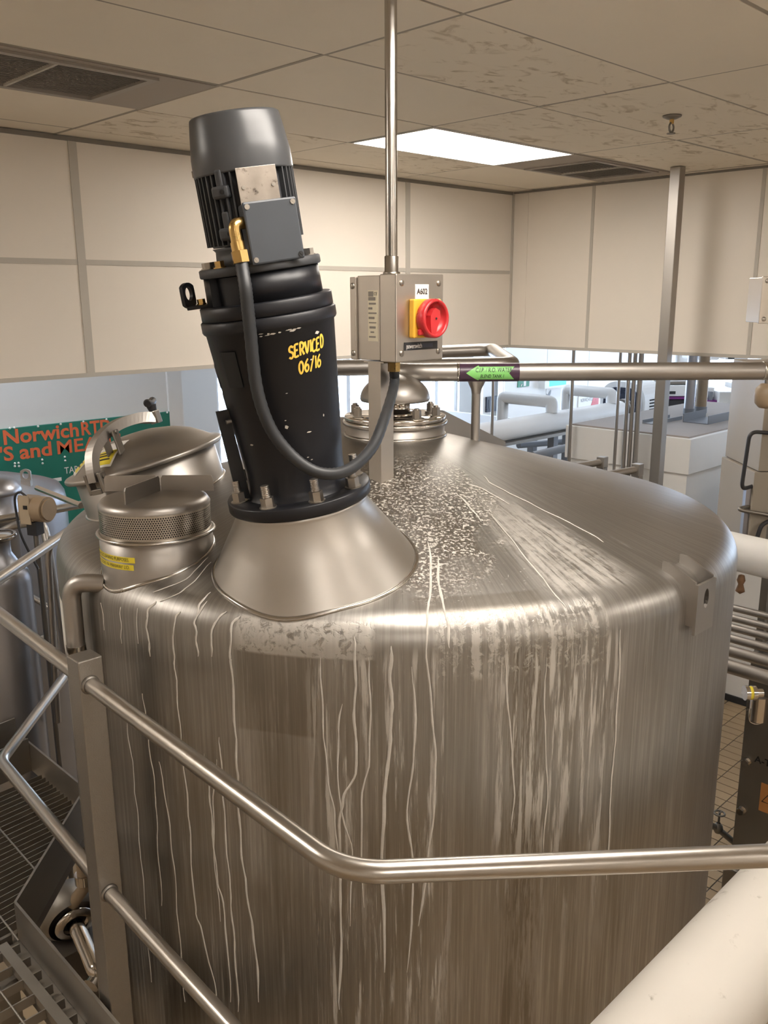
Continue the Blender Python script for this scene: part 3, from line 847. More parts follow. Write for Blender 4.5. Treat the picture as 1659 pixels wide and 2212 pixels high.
cb.box((0.008, 0, -0.028), (0.018, 0.036, 0.016), hm, 0.002)
cb.cyl(0.007, -0.036, 0.036, 14, hm @ T(0, 0, 0.012) @ RX(PI / 2))
part('clamp_bracket', cb, M_steel_dk, lid, False)
tb = MB()
tm = axisM(wp(0.025, 0.106, 0.240), WN, WM.to_3x3() @ ax)
tb.box((0, 0, 0), (0.024, 0.030, 0.040), tm, 0.003)
part('clamp_nut', tb, M_steel, lid, False)
kb = MB().cyl(0.007, 0.0, 0.034, 12, tm).cyl(0.012, 0.018, 0.038, 16, tm, 0.016)
kb.tube([tm @ Vector((-0.034, -0.012, 0.046)), tm @ Vector((-0.03, -0.01, 0.048)), tm @ Vector((0, 0, 0.043)), tm @ Vector((0.03, 0.01, 0.048)), tm @ Vector((0.034, 0.012, 0.046))], [0.010, 0.0125, 0.012, 0.0125, 0.010], 12)
part('hand_knob', kb, M_dark, lid, False, label='black T-shaped hand knob')
bm_ = axisM(wp(0.165, 0.02, 0.205), WN, WM.to_3x3() @ ax)
part('pivot_bracket', MB().box((0, -0.012, 0), (0.03, 0.006, 0.075), bm_, 0.002).box((0, 0.03, 0), (0.03, 0.006, 0.075), bm_, 0.002).cyl(0.006, -0.04, 0.02, 12, bm_ @ T(0, 0, 0.03) @ RX(PI / 2)), M_steel_dk, lid, False)
# stickers on the lid, curved with it
def lid_h(r):
    for (r0, h0), (r1, h1) in zip(lidp, lidp[1:]):
        if r0 <= r <= r1: return h0 + (h1 - h0) * (r - r0) / (r1 - r0)
    return 0.12
def lid_patch(rc, ang, w, h, off=0.0012, nx=10, ny=8, sub=None):
    c = Vector((math.cos(ang), math.sin(ang), 0)); tdir = Vector((-c.y, c.x, 0))
    mb = MB(); vs = []
    x0, x1, y0_, y1_ = sub or (-w / 2, w / 2, -h / 2, h / 2)
    for j in range(ny + 1):
        for i in range(nx + 1):
            p = c * (rc + y0_ + (y1_ - y0_) * j / ny) + tdir * (x0 + (x1 - x0) * i / nx)
            vs.append(WM @ Vector((p.x, p.y, lid_h(p.length) + off)))
    fs = [(j * (nx + 1) + i, j * (nx + 1) + i + 1, (j + 1) * (nx + 1) + i + 1, (j + 1) * (nx + 1) + i) for j in range(ny) for i in range(nx)]
    return mb.add(vs, fs)
for ang, rc, w, h in ((R_(-112), 0.150, 0.085, 0.12), (R_(-158), 0.165, 0.10, 0.11)):
    lb = part('warning_sticker', lid_patch(rc, ang, w, h), M_wht, lid, False, label='white and yellow warning sticker')
    part('sticker_yellow_field', lid_patch(rc, ang, w, h, 0.0018, sub=(-w * 0.42, w * 0.42, -h * 0.05, h * 0.44)), M_lab_y, lid, False)
    for q in range(3):
        part('sticker_print', lid_patch(rc, ang, w, h, 0.0024, 6, 1, sub=(-w * 0.34, w * (0.3 - 0.12 * (q % 2)), h * (0.04 + 0.11 * q), h * (0.085 + 0.11 * q))), M_prt, lid, False)
part('warning_sticker', lid_patch(0.195, R_(172), 0.10, 0.05), M_wht, lid, False)
part('sticker_blue_field', lid_patch(0.19, R_(-170), 0.05, 0.05, 0.0022), pm('blue_grey_print', (0.06, 0.09, 0.14), 0.5), lid, False)
# strainer vent near the rim
VU, VV, VR = -0.632, -0.681, 0.144
VM = T(VU, VV, 0)
VZ0, VZ1 = 2.413, 2.482
vring = ring_on_shell(VM @ T(0, 0, 2.30), lambda h, a: VR)
vs = []
for k, p in enumerate(vring):
    a = 2 * PI * k / len(vring)
    vs += [p + Vector((0, 0, -0.004)), Vector((p.x, p.y, VZ0 - 0.002)), Vector((VU + (VR - 0.004) * math.cos(a), VV + (VR - 0.004) * math.sin(a), VZ0))]
nv_ = len(vring)
part('strainer_collar', MB().add(vs, [(k * 3 + q, ((k + 1) % nv_) * 3 + q, ((k + 1) % nv_) * 3 + q + 1, k * 3 + q + 1) for k in range(nv_) for q in range(2)], True), M_steel, tank, False)
part('weld_bead', MB().tube(vring, 0.006, 8, closed=True), M_steel_pol, tank, False)
part('collar_lip', MB().lathe([(VR + 0.0065 * math.cos(t) + 0.002, VZ0 + 0.005 * math.sin(t)) for t in [2 * PI * k / 10 for k in range(10)]], 72, VM, close=True), M_steel_pol, tank, False)
def perf_mat():
    m, nt, b = new_mat('perforated_steel'); x = NT(nt)
    s = x.sep(x.obj())
    dx = x.m('SUBTRACT', s[0], VU); dy = x.m('SUBTRACT', s[1], VV)
    th = x.m('ARCTAN2', dy, dx); p = 0.0063
    row = x.m('FLOOR', x.m('DIVIDE', s[2], p * 0.866))
    u = x.m('ADD', x.m('MULTIPLY', th, VR / p), x.m('MULTIPLY', x.m('FLOORED_MODULO', row, 2.0), 0.5))
    fu = x.m('SUBTRACT', x.m('FRACT', u), 0.5)
    fv = x.m('MULTIPLY', x.m('SUBTRACT', x.m('FRACT', x.m('DIVIDE', s[2], p * 0.866)), 0.5), 0.866)
    d = x.m('SQRT', x.m('ADD', x.m('MULTIPLY', fu, fu), x.m('MULTIPLY', fv, fv)))
    hole = x.m('LESS_THAN', d, 0.33)
    inside = x.m('MULTIPLY', x.m('GREATER_THAN', s[2], VZ0 + 0.008), x.m('LESS_THAN', s[2], VZ1 - 0.004))
    a = x.m('SUBTRACT', 1.0, x.m('MULTIPLY', hole, inside))
    nt.links.new(a, b.inputs['Alpha'])
    b.inputs['Base Color'].default_value = (0.54, 0.50, 0.44, 1); b.inputs['Metallic'].default_value = 1.0
    b.inputs['Roughness'].default_value = 0.3
    return m
capo = part('strainer_cap', MB().lathe([(VR - 0.003, VZ1 - 0.002), (VR - 0.002, VZ1 + 0.004), (VR - 0.010, VZ1 + 0.016), (VR - 0.022, VZ1 + 0.020), (0.0, VZ1 + 0.022)], 64, VM), M_steel, tank, False)
part('perforated_band', MB().lathe([(VR - 0.003, VZ0), (VR - 0.003, VZ1)], 96, VM), perf_mat(), tank, False)
part('inner_sleeve', MB().lathe([(VR - 0.02, VZ0 - 0.1), (VR - 0.02, VZ1)], 48, VM), M_dark, tank, False)
# three upright fins on the cap: thin plates
def fin(p0, p1, h, z, w=0.004):
    a = Vector((p0[0], p0[1], z)); b = Vector((p1[0], p1[1], z))
    t_ = (b - a); L = t_.length; t_.normalize(); n_ = Vector((-t_.y, t_.x, 0))
    M = Matrix((t_, n_, Vector((0, 0, 1)))).transposed().to_4x4(); M.translation = a
    poly = [(0, 0), (L, 0), (L, h * 0.8), (L - h * 0.12, h), (h * 0.12, h), (0, h * 0.8)]
    M2 = M @ RX(PI / 2)
    return MB().prism(poly, -w / 2, w / 2, M2)
fz = VZ1 + 0.020
part('cap_fin', fin((VU - 0.146, VV + 0.062), (VU - 0.004, VV + 0.062), 0.042, fz), M_steel, capo, False)
part('cap_fin', fin((VU + 0.004, VV + 0.062), (VU + 0.142, VV + 0.062), 0.042, fz), M_steel, capo, False)
part('cap_fin', fin((VU - 0.046, VV - 0.100), (VU + 0.0, VV + 0.058), 0.042, fz), M_steel, capo, False)
# yellow label tapes on the collar
def on_col(px, zt): pass
def tape(z, a0_, a1_, hgt, off):
    mb = MB(); n = 16; vs = []
    for i in range(n + 1):
        a = a0_ + (a1_ - a0_) * i / n
        for zz in (z - hgt / 2, z + hgt / 2):
            vs.append((VU + (VR + off) * math.cos(a), VV + (VR + off) * math.sin(a), zz))
    return mb.add(vs, [(2 * i, 2 * i + 2, 2 * i + 3, 2 * i + 1) for i in range(n)], True)
ta0, ta1 = R_(-168), R_(-98)
for z, s in ((2.371, 'MAINTENANCE/CLEANING PURPOSES.'), (2.352, 'ONLY TO BE DONE VIA MANWAY LID.')):
    s = s[0:]
    vis = {'MAINTENANCE/CLEANING PURPOSES.': 'NANCE/CLEANING PURPOSES.', 'ONLY TO BE DONE VIA MANWAY LID.': 'TO BE DONE VIA MANWAY LID.'}[s]
    to = part('label_tape', tape(z, ta0, ta1 - (0 if z > 2.36 else 0.03), 0.0145, 0.0008), M_lab_y, tank, False, label='yellow label tape with black print')
    fn = lambda X, Y, z=z: Vector((VU + (VR + 0.0014) * math.cos(ta1 - 0.10 + X / VR), VV + (VR + 0.0014) * math.sin(ta1 - 0.10 + X / VR), z + Y))
    part('lettering', text_mb(vis, 0.0125, fn, 0.0, 'RIGHT', 0.78), M_prt, to, False)
# overflow pipe from the collar, down the side
zc_ = 2.285
d0 = Vector((VU, VV, 0)).normalized()
q0 = Vector((VU - VR * 0.85, VV - 0.06, zc_))
pw_ = [q0, Vector((-0.850, -0.735, zc_ + 0.002)), Vector((-0.850, -0.735, 0.6))]
part('overflow_pipe', MB().tube(fillet(pw_, 0.06, 8), 0.024, 20), M_steel, tank, False)
part('pipe_collar', MB().cyl(0.0255, 2.085, 2.115, 24, T(-0.850, -0.735, 0)), M_steel_pol, tank, False)
# lifting lug on the right of the rim
lp = on_shell(1482, 1245)
la = math.atan2(lp.y, lp.x)
LD = Vector((math.cos(la), math.sin(la), 0)); LT = Vector((-LD.y, LD.x, 0))
LM = Matrix((LT, LD, Vector((0, 0, 1)))).transposed().to_4x4(); LM.translation = LD * RTK
# upright plate with a hole, tangent to the wall, braced by two cheeks
hw, zb_, zt_ = 0.048, ZK - 0.075, ZK + 0.075
ring = [(0.013 * math.cos(2 * PI * k / 16), 0.026 * math.sin(2 * PI * k / 16)) for k in range(16)]
outl = []
for k in range(16):
    a = 2 * PI * k / 16; c_, s_ = math.cos(a), math.sin(a)
    sc = min(hw / max(abs(c_), 1e-6), 0.066 / max(abs(s_), 1e-6))
    if k % 4 == 2: outl.append((math.copysign(hw, c_), math.copysign(0.066, s_)))
    else: outl.append((c_ * sc, s_ * sc))
lm = MB(); vs = []
for yy in (0.018, 0.026):
    vs += [(p[0], yy, ZK + 0.022 + p[1]) for p in ring] + [(p[0], yy, ZK + 0.0 + p[1]) for p in outl]
fs = []
for k in range(16):
    k2 = (k + 1) % 16
    fs += [(k, k2, 16 + k2, 16 + k), (32 + k, 48 + k, 48 + k2, 32 + k2), (16 + k, 16 + k2, 48 + k2, 48 + k), (k, 32 + k, 32 + k2, k2)]
lm.add(vs, fs, False, LM)
lug = part('lifting_lug', lm, M_steel, tank, False)
for s in (-1, 1):
    poly = [(0.018, 0.072), (0.018, -0.045), (-0.004, -0.045), (-0.02, 0.04), (-0.075, 0.075), (-0.075, 0.108), (-0.055, 0.108)]
    cm_ = LM @ T(s * (hw - 0.003), 0, ZK)
    vs = [cm_ @ Vector((e, p[0], p[1])) for e in (-0.003, 0.003) for p in poly]
    m_ = len(poly)
    part('lug_cheek', MB().add(vs, [tuple(range(m_)), tuple(range(2 * m_ - 1, m_ - 1, -1))] + [(i, (i + 1) % m_, m_ + (i + 1) % m_, m_ + i) for i in range(m_)]), M_steel, lug, False)
# dark strip down the right side and data sticker on the left side
sa_ = R_(17)
part('edge_strip', MB().box((0, 0, 1.25), (0.016, 0.03, 1.0), T(math.cos(sa_) * (RTK + 0.004), math.sin(sa_) * (RTK + 0.004), 0) @ RZ(sa_)), M_steel_dk, tank, False)
a_ = R_(197)
sm_ = MB(); vs = []
for i in range(9):
    a = a_ + R_(12) * i / 8
    for zz in (1.98, 2.15): vs.append(((RTK + 0.001) * math.cos(a), (RTK + 0.001) * math.sin(a), zz))
part('data_sticker', sm_.add(vs, [(2 * i, 2 * i + 2, 2 * i + 3, 2 * i + 1) for i in range(8)], True), M_wht, tank, False)
# dried residue runs: raised crusts following the shell
RUNS = [
    ([(219, 1302), (227, 1361)], 4), ([(260, 1311), (262, 1350), (263, 1390)], 4), ([(296, 1314), (298, 1390)], 4),
    ([(338, 1299), (320, 1321), (318, 1361), (326, 1418)], 7),
    ([(389, 1321), (376, 1349), (376, 1418), (381, 1470), (390, 1582), (404, 1715), (411, 1802), (421, 1952), (435, 2010), (465, 2134), (470, 2212)], 5),
    ([(448, 1299), (423, 1336), (424, 1370), (428, 1418)], 6), ([(489, 1321), (461, 1352), (457, 1418)], 6),
    ([(520, 1330), (501, 1352), (498, 1418), (500, 1435), (507, 1557), (512, 1645), (516, 1750), (524, 1854), (537, 1952), (551, 2040), (560, 2164)], 6),
    ([(309, 1498), (323, 1610), (337, 1725), (341, 1820), (351, 1956)], 4),
    ([(274, 1557), (288, 1662), (299, 1778), (311, 1924), (327, 2121)], 4),
    ([(344, 1645), (362, 1750), (376, 1872), (387, 2013), (400, 2164)], 4.5),
    ([(442, 1627), (453, 1708), (460, 1802), (470, 1896), (486, 1980), (499, 2164)], 5),
    ([(474, 1592), (481, 1697), (488, 1802), (500, 1956), (508, 2056), (516, 2185)], 5),
    ([(470, 1640), (462, 1720), (464, 1860), (478, 1990)], 3.5),
    ([(765, 1375), (768, 1450), (766, 1560), (770, 1660), (742, 1725), (734, 1800), (737, 2000), (733, 2180)], 6),
    ([(738, 1520), (730, 1600), (735, 1740), (760, 1840), (755, 2000)], 4),
    ([(846, 1395), (843, 1460), (846, 1560), (833, 1700), (826, 1850), (832, 2100)], 8),
    ([(795, 1420), (800, 1520), (797, 1640), (780, 1750), (786, 1960)], 4),
    ([(692, 1420), (697, 1540), (706, 1660), (722, 1760), (730, 1850)], 4),
    ([(925, 1170), (931, 1240), (924, 1330), (922, 1420), (935, 1560), (940, 1700), (925, 1850), (905, 2000)], 5),
    ([(945, 1200), (950, 1275), (966, 1340), (970, 1400)], 6),
    ([(890, 1440), (897, 1600), (880, 1750), (893, 1900), (880, 2100)], 5),
    ([(1045, 1028), (1062, 1045), (1110, 1070), (1180, 1105), (1260, 1145), (1305, 1172)], 3.5),
    ([(1010, 1045), (1050, 1060), (1100, 1090)], 4), ([(1060, 1110), (1120, 1185), (1180, 1260), (1222, 1313)], 4),
    ([(985, 1065), (1015, 1095), (1040, 1128)], 5),
    ([(1180, 1420), (1176, 1560), (1182, 1700), (1172, 1850)], 4), ([(1340, 1360), (1335, 1500), (1322, 1680), (1310, 1900)], 5),
    ([(1090, 1420), (1100, 1560), (1110, 1700), (1104, 1800)], 4),
    ([(448, 1205), (400, 1252), (330, 1280)], 4), ([(455, 1215), (415, 1260), (380, 1285), (345, 1300)], 3.5), ([(455, 1280), (435, 1300), (425, 1330)], 6),
]
for pts, w in RUNS:
    P = spline([Vector((p[0], p[1], 0)) for p in pts], 7)
    vs = []; ok = []
    ph = random.uniform(0, 6)
    for i, q in enumerate(P):
        jx = 1.3 * math.sin(i * 0.9 + ph) + random.uniform(-0.5, 0.5)
        s_ = on_shell(q.x + jx, q.y)
        if s_ is not None: ok.append((s_, i))
    L = len(ok)
    if L < 3: continue
    for i, (p, _) in enumerate(ok):
        n_ = shell_n(p)
        t_ = (ok[min(i + 1, L - 1)][0] - ok[max(i - 1, 0)][0]).normalized()
        sd = n_.cross(t_).normalized()
        e = min(1.0, (i + 0.4) / 3, (L - 0.6 - i) / 3)
        ww = w * 0.00048 * (0.75 + 0.5 * random.random()) * max(0.25, e)
        p = p + n_ * 0.0006
        vs += [p - sd * ww, p - sd * ww * 0.4 + n_ * 0.0012, p + sd * ww * 0.4 + n_ * 0.0012, p + sd * ww]
    fs = [(4 * i + k, 4 * i + k + 1, 4 * i + 5 + k, 4 * i + 4 + k) for i in range(L - 1) for k in range(3)]
    part('residue_run', MB().add(vs, fs, True), M_residue, tank, False)

# ================================================================== AGITATOR MOTOR (local frame: z along its tilted axis, -y to the viewer)
MW = TANKM @ MM
AG = thing('agitator_motor', 'dark grey electric agitator motor on black gear housing tilted above the tank', 'motor', (0, 0, 0), MW)
AG.matrix_basis = MW
def ap(name, mb, m, parent=None, **k): return part(name, mb, m, parent or AG, False, **k)
gf = ap('mounting_flange', MB().lathe([(0.0, 0.150), (0.172, 0.150), (0.174, 0.153), (0.174, 0.175), (0.172, 0.178), (0.118, 0.178)], 80), M_black)
for k in range(8):
    a = R_(-68 + 45 * k)
    ap('stud_bolt', bolt_mb(T(0.148 * math.cos(a), 0.148 * math.sin(a), 0.178) @ RZ(a + 0.3), 0.028, 0.022, stud=0.028), M_bolt, gf)
ap('gasket', MB().lathe([(0.10, 0.1465), (0.166, 0.1465), (0.166, 0.1495), (0.10, 0.1495)], 72), M_hole, gf)
hp = [(0.128, 0.178), (0.121, 0.186), (0.118, 0.200), (0.118, 0.24), (0.148, 0.568), (0.153, 0.572), (0.155, 0.576), (0.155, 0.596), (0.152, 0.599), (0.0, 0.599)]
gh = ap('gear_housing', MB().lathe(hp, 80), M_black)
ap('joint_ring', MB().lathe([(0.149, 0.600), (0.151, 0.602), (0.151, 0.628), (0.148, 0.631), (0.0, 0.631)], 80), M_black)
# adapter lantern with recessed pockets
lan = ap('adapter_housing', MB().lathe([(0.112, 0.631), (0.112, 0.690)], 64), M_black)
for k in range(4):
    a0_ = R_(-118 + 90 * k); w_ = R_(64)
    if k == 0: a0_, w_ = R_(-98), R_(84)
    mb = MB().lathe([(0.112, 0.6315), (0.132, 0.6315), (0.130, 0.692), (0.112, 0.692)], 20, None, True, a0_, a0_ + w_)
    for e in (a0_, a0_ + w_):
        c, s = math.cos(e), math.sin(e)
        mb.add([(0.11 * c, 0.11 * s, 0.6315), (0.132 * c, 0.132 * s, 0.6315), (0.130 * c, 0.130 * s, 0.692), (0.11 * c, 0.11 * s, 0.692)], [(0, 1, 2, 3)])
    ap('adapter_rib', mb, M_black, lan)
af_ = ap('adapter_flange', MB().lathe([(0.0, 0.6925), (0.134, 0.6925), (0.137, 0.695), (0.137, 0.709), (0.134, 0.712), (0.0, 0.712)], 80), M_motor)
for a in (-128, -158, -12, 30, 75, 120, 165):
    a = R_(a)
    ap('hex_bolt', bolt_mb(T(0.119 * math.cos(a), 0.119 * math.sin(a), 0.712) @ RZ(a), 0.019, 0.012), M_brass if a < -2.1 and a > -2.5 else M_bolt, af_)
ap('motor_endshield', MB().lathe([(0.110, 0.7125), (0.106, 0.716), (0.094, 0.722), (0.092, 0.745), (0.098, 0.752), (0.0, 0.753)], 64), M_motor)
mbody = ap('motor_body', MB().lathe([(0.095, 0.7535), (0.096, 0.756), (0.096, 0.906), (0.0, 0.906)], 64), M_motor)
fin_me = mesh_of('cooling_fin', MB().box((0.101, 0, 0.831), (0.014, 0.0035, 0.148)))
fin_me.materials.append(M_motor)
for k in range(44):
    a = R_(-180 + 360 * k / 44)
    ad = math.degrees(a)
    if -92 < ad < -40: continue
    o = part('cooling_fin', fin_me, None, mbody, False); o.rotation_euler = (0, 0, a)
for k in range(8):
    a = R_(-90 + 6.5 * k)
    o = ap('cooling_fin', MB().box((0.1, 0, 0.885), (0.014, 0.003, 0.012), RZ(a)).box((0.1, 0, 0.83), (0.014, 0.003, 0.05), RZ(a)), M_motor, mbody)
# cast lifting bosses on the left front
for (a, z) in ((-112, 0.862), (-112, 0.778)):
    bm4 = RZ(R_(a)) @ T(0.104, 0, z)
    b = ap('foot_boss', MB().box((0, 0, 0), (0.026, 0.040, 0.026), bm4, 0.006).box((-0.002, 0, 0.025), (0.020, 0.016, 0.04), bm4, 0.004), M_motor, mbody)
    ap('boss_hole', MB().cyl(0.005, 0.012, 0.0145, 14, bm4 @ RY(PI / 2) @ T(0, 0.008, 0)), M_hole, b)
cw = [(0.106, 0.899), (0.1085, 0.899), (0.109, 0.903), (0.1085, 0.938), (0.1065, 0.952), (0.101, 0.990), (0.0975, 1.012), (0.0965, 1.0155), (0.094, 1.0175), (0.085, 1.018), (0.0, 1.019)]
fc = ap('fan_cowl', MB().lathe(cw, 80), M_cowl)
ap('cowl_screw', MB().cyl(0.007, 0, 0.004, 12, RZ(R_(-172)) @ T(0.107, 0, 0.912) @ RY(PI / 2)), M_bolt, fc)
# name plate
npm = RZ(R_(-90 + 21)) @ T(0.110, 0, 0.866) @ RY(PI / 2) @ RZ(PI / 2)
npl = ap('name_plate', MB().box((0, 0, 0), (0.086, 0.074, 0.002), npm @ RZ(0.0), 0.0008), M_plate)
for sx in (-0.032, 0.032):
    ap('plate_screw', MB().cyl(0.0042, 0.001, 0.0035, 12, npm @ T(sx, -0.002, 0)), M_bolt, npl)
# terminal box
tbm = RZ(R_(-90 + 25)) @ T(0.0, 0, 0.777)
tbx = ap('terminal_box', MB().box((0.113, 0, -0.006), (0.040, 0.112, 0.120), tbm, 0.006), M_tbox)
tl_ = ap('box_lid', MB().box((0.138, 0, -0.006), (0.009, 0.118, 0.126), tbm, 0.004), M_tbox, tbx)
for sy in (-1, 1):
    for sz in (-1, 1):
        sm4 = tbm @ T(0.1425, sy * 0.050, -0.006 + sz * 0.053) @ RY(PI / 2)
        ap('lid_screw', MB().cyl(0.0055, 0, 0.002, 16, sm4).box((0, 0, 0.002), (0.0095, 0.0016, 0.0012), sm4 @ RZ(0.7)), M_bolt if not (sy == 1 and sz == -1) else M_hole, tbx)
# lifting eye bracket at upper left
em = RZ(R_(-176)) @ T(0.150, 0, 0.640)
eo = []
for k in range(24):
    a = 2 * PI * k / 24
    c, s = math.cos(a), math.sin(a)
    sc = min(0.021 / max(abs(c), 1e-6), 0.030 / max(abs(s), 1e-6), 0.0285)
    eo.append((c * sc, s * sc))
ei = [(0.0125 * math.cos(2 * PI * k / 24), 0.0155 * math.sin(2 * PI * k / 24) + 0.004) for k in range(24)]
def eye_mb(M, w=0.009):
    mb = MB(); vs = []
    for yy in (-w / 2, w / 2):
        vs += [(p[0], yy, p[1]) for p in ei] + [(p[0], yy, p[1]) for p in eo]
    fs = []
    for k in range(24):
        k2 = (k + 1) % 24
        fs += [(k, k2, 24 + k2, 24 + k), (48 + k, 72 + k, 72 + k2, 48 + k2), (24 + k, 24 + k2, 72 + k2, 72 + k), (k, 48 + k, 48 + k2, k2)]
    return mb.add(vs, fs, False, M)
eyb = ap('lifting_eye', eye_mb(em @ T(0.022, 0, 0.022) @ RZ(R_(60))).box((0.0, 0, -0.006), (0.055, 0.034, 0.008), em, 0.002), M_black)
ap('eye_bolt', bolt_mb(em @ T(-0.004, -0.006, -0.002), 0.016, 0.010), M_brass, eyb)
# side rib plate at lower left, with its screw
rm = RZ(R_(-158))
vs = [rm @ Vector(p) for p in [(0.121, -0.004, 0.18), (0.152, -0.004, 0.19), (0.162, -0.004, 0.40), (0.133, -0.004, 0.40), (0.121, 0.004, 0.18), (0.152, 0.004, 0.19), (0.162, 0.004, 0.40), (0.133, 0.004, 0.40)]]
rb = ap('side_rib', MB().add(vs, [(0, 1, 2, 3), (7, 6, 5, 4), (0, 4, 5, 1), (1, 5, 6, 2), (2, 6, 7, 3), (3, 7, 4, 0)]), M_black)
ap('rib_screw', MB().cyl(0.005, 0, 0.012, 12, RZ(R_(-150)) @ T(0.136, 0, 0.375) @ RY(PI / 2)), M_bolt, rb)
# blank recess and two rating labels on the left of the housing
def hr(z): return 0.118 + (0.148 - 0.118) * (z - 0.24) / (0.568 - 0.24)
def wrap(a, z, off=0.0008): 
    r = hr(z) + off
    return Vector((r * math.cos(a), r * math.sin(a), z))
def wrap_rect(a0_, a1_, z0_, z1_, off, n=8):
    vs = []
    for i in range(n + 1):
        a = a0_ + (a1_ - a0_) * i / n
        vs += [wrap(a, z0_, off), wrap(a, z1_, off)]
    return MB().add(vs, [(2 * i, 2 * i + 2, 2 * i + 3, 2 * i + 1) for i in range(n)], True)
ap('recess_cover', wrap_rect(R_(-136), R_(-118), 0.455, 0.535, 0.002), M_hole, gh)
for z0_, z1_ in ((0.445, 0.505), (0.375, 0.435)):
    lb = ap('rating_label', wrap_rect(R_(-180), R_(-161), z0_, z1_, 0.001), M_strip, gh)
    ap('label_field', wrap_rect(R_(-179), R_(-162), z0_ + 0.004, z1_ - 0.004, 0.0016), M_motor, gh)
# hand painted service mark
def smark(x, y, a0_, z0_):
    return wrap(a0_ + (x + 0.08 * y) / 0.140, z0_ + y + 0.10 * x, 0.0012)
sv = hand_text('SERVICED', 0.026, 0.0112, lambda x, y: smark(x, y, R_(-71), 0.505), 0.0046, 0.0015)
ap('service_mark', sv, M_yellow_paint, gh, label='hand painted yellow service note')
sv = hand_text('06/16', 0.027, 0.0125, lambda x, y: smark(x, y, R_(-64), 0.468), 0.0044, 0.001)
ap('service_mark', sv, M_yellow_paint, gh, label='hand painted yellow service date')
# scratches in the paint
rs = random.Random(11)
for k in range(26):
    a = R_(rs.uniform(-150, -40)); z = rs.uniform(0.24, 0.55) if k < 14 else rs.uniform(0.560, 0.567)
    if k >= 14: a = R_(rs.uniform(-92, -58))
    w = rs.uniform(0.002, 0.007); h = rs.uniform(0.0008, 0.002) if k >= 14 else rs.uniform(0.001, 0.005)
    vs = [wrap(a + (w * ca + h * 0.3 * rs.random()) / 0.13, z + h * sa, 0.0009) for ca, sa in ((-1, -0.4), (0.2, -1), (1, 0.1), (0.3, 0.8), (-0.5, 0.9))]
    ap('paint_chip', MB().add(vs, [(0, 1, 2, 3, 4)]), M_strip, gh)
# brass elbow out of the terminal box (part of the cable run)
def agw(p): return MW @ Vector(p)
E0 = tbm @ Vector((0.118, -0.054, 0.018)); E1 = tbm @ Vector((0.126, -0.080, 0.018))
down = Vector((0.02, 0.0, -1)).normalized()
E2 = E1 + Vector((0.001, -0.001, -0.036)); E3 = E2 + Vector((0.001, -0.002, -0.018)); E4 = E3 + Vector((0.001, -0.002, -0.026))
# ------------------------------------------------------------------ flexible conduit
fx = thing('flexible_conduit', 'black rubber flexible conduit looping from the motor to the isolator box', 'cable', agw(E4))
part('brass_elbow', MB().tube(fillet([agw(E0), agw(E1), agw(E2)], 0.026, 10), 0.0125, 18).tube([agw(E2), agw(E3)], 0.0145, 18), M_brass, fx)
gm = axisM(agw(E3), agw(E4) - agw(E3))
part('gland_nut', MB().cyl(0.0185, 0.0, 0.024, 6, gm), M_brass, fx)
# isolator switch position (square to the room)
PC = TANKM @ Vector((-0.045, -0.40, 0)); PZ = ZRIM + (RTK - 0.40) * SL
BX0, BX1, BY0, BY1 = PC.x - 0.030, PC.x + 0.160, PC.y - 0.090, PC.y + 0.085
_vf = BX0 * math.cos(YAW) + BY0 * math.sin(YAW)
BZ0, BZ1 = fdist(845, 784, _vf).z, fdist(845, 591, _vf).z
GP = Vector((BX0 + 0.022, BY0 + 0.030, BZ0))
st = agw(E4)
hose = [st, fdist(530, 620, 1.885), fdist(535, 665, 1.887), fdist(541, 720, 1.893), fdist(553, 830, 1.905), fdist(577, 910, 1.915), fdist(612, 965, 1.92), fdist(660, 1008, 1.92), fdist(708, 1024, 1.93), fdist(757, 1012, 1.98), fdist(803, 968, 2.08), fdist(830, 905, 2.20), GP + Vector((0, 0, -0.065)), GP + Vector((0, 0, -0.02))]
HS = spline(hose, 10)
# fine ribbing of the hose is real geometry
rr = [0.0135 + (0.0006 if i % 2 else -0.0003) for i in range(len(HS))]
part('hose', MB().tube(HS, rr, 20), M_rubber, fx)
part('gland_nut', MB().cyl(0.0175, -0.026, 0.0, 6, T(GP)), M_brass, fx)
# ------------------------------------------------------------------ post and isolator
sp_ = thing('support_channel', 'upright folded steel channel under the isolator box on the tank top', 'post', (PC.x, PC.y, PZ - 0.02))
cb_ = MB(); w = 0.025; tk = 0.003
zb = PZ - 0.03
cb_.bx(PC.x - w, PC.x - w + tk, PC.y - w, PC.y + w, zb, BZ0).bx(PC.x - w + tk, PC.x + w, PC.y - w, PC.y - w + tk, zb, BZ0).bx(PC.x + w - tk, PC.x + w, PC.y - w + tk, PC.y + w, zb, BZ0)
part('channel', cb_, M_steel_sat, sp_)
part('top_plate', MB().bx(PC.x - 0.028, PC.x + 0.1, PC.y - 0.04, PC.y + 0.04, BZ0 - 0.004, BZ0 - 0.0005), M_steel_sat, sp_)
iso = thing('isolator_switch', 'stainless isolator box with red rotary knob on yellow plate, marked A602', 'switch', ((BX0 + BX1) / 2, (BY0 + BY1) / 2, BZ0))
yl = BY0 + 0.062
part('rear_body', MB().bx(BX0 + 0.003, BX1 - 0.003, yl + 0.002, BY1 - 0.022, BZ0 + 0.003, BZ1 - 0.003, bev=0.002), M_steel_sat, iso)
part('mounting_plate', MB().bx(BX0 - 0.006, BX1 + 0.006, BY1 - 0.022, BY1, BZ0 + 0.002, BZ1 - 0.006, bev=0.002), M_steel_sat, iso)
lidb = part('cover', MB().bx(BX0, BX1, BY0, yl, BZ0, BZ1, bev=0.003), M_steel_sat, iso)
fy = BY0
def fm(x, z): return T(x, fy, z) @ RX(PI / 2)
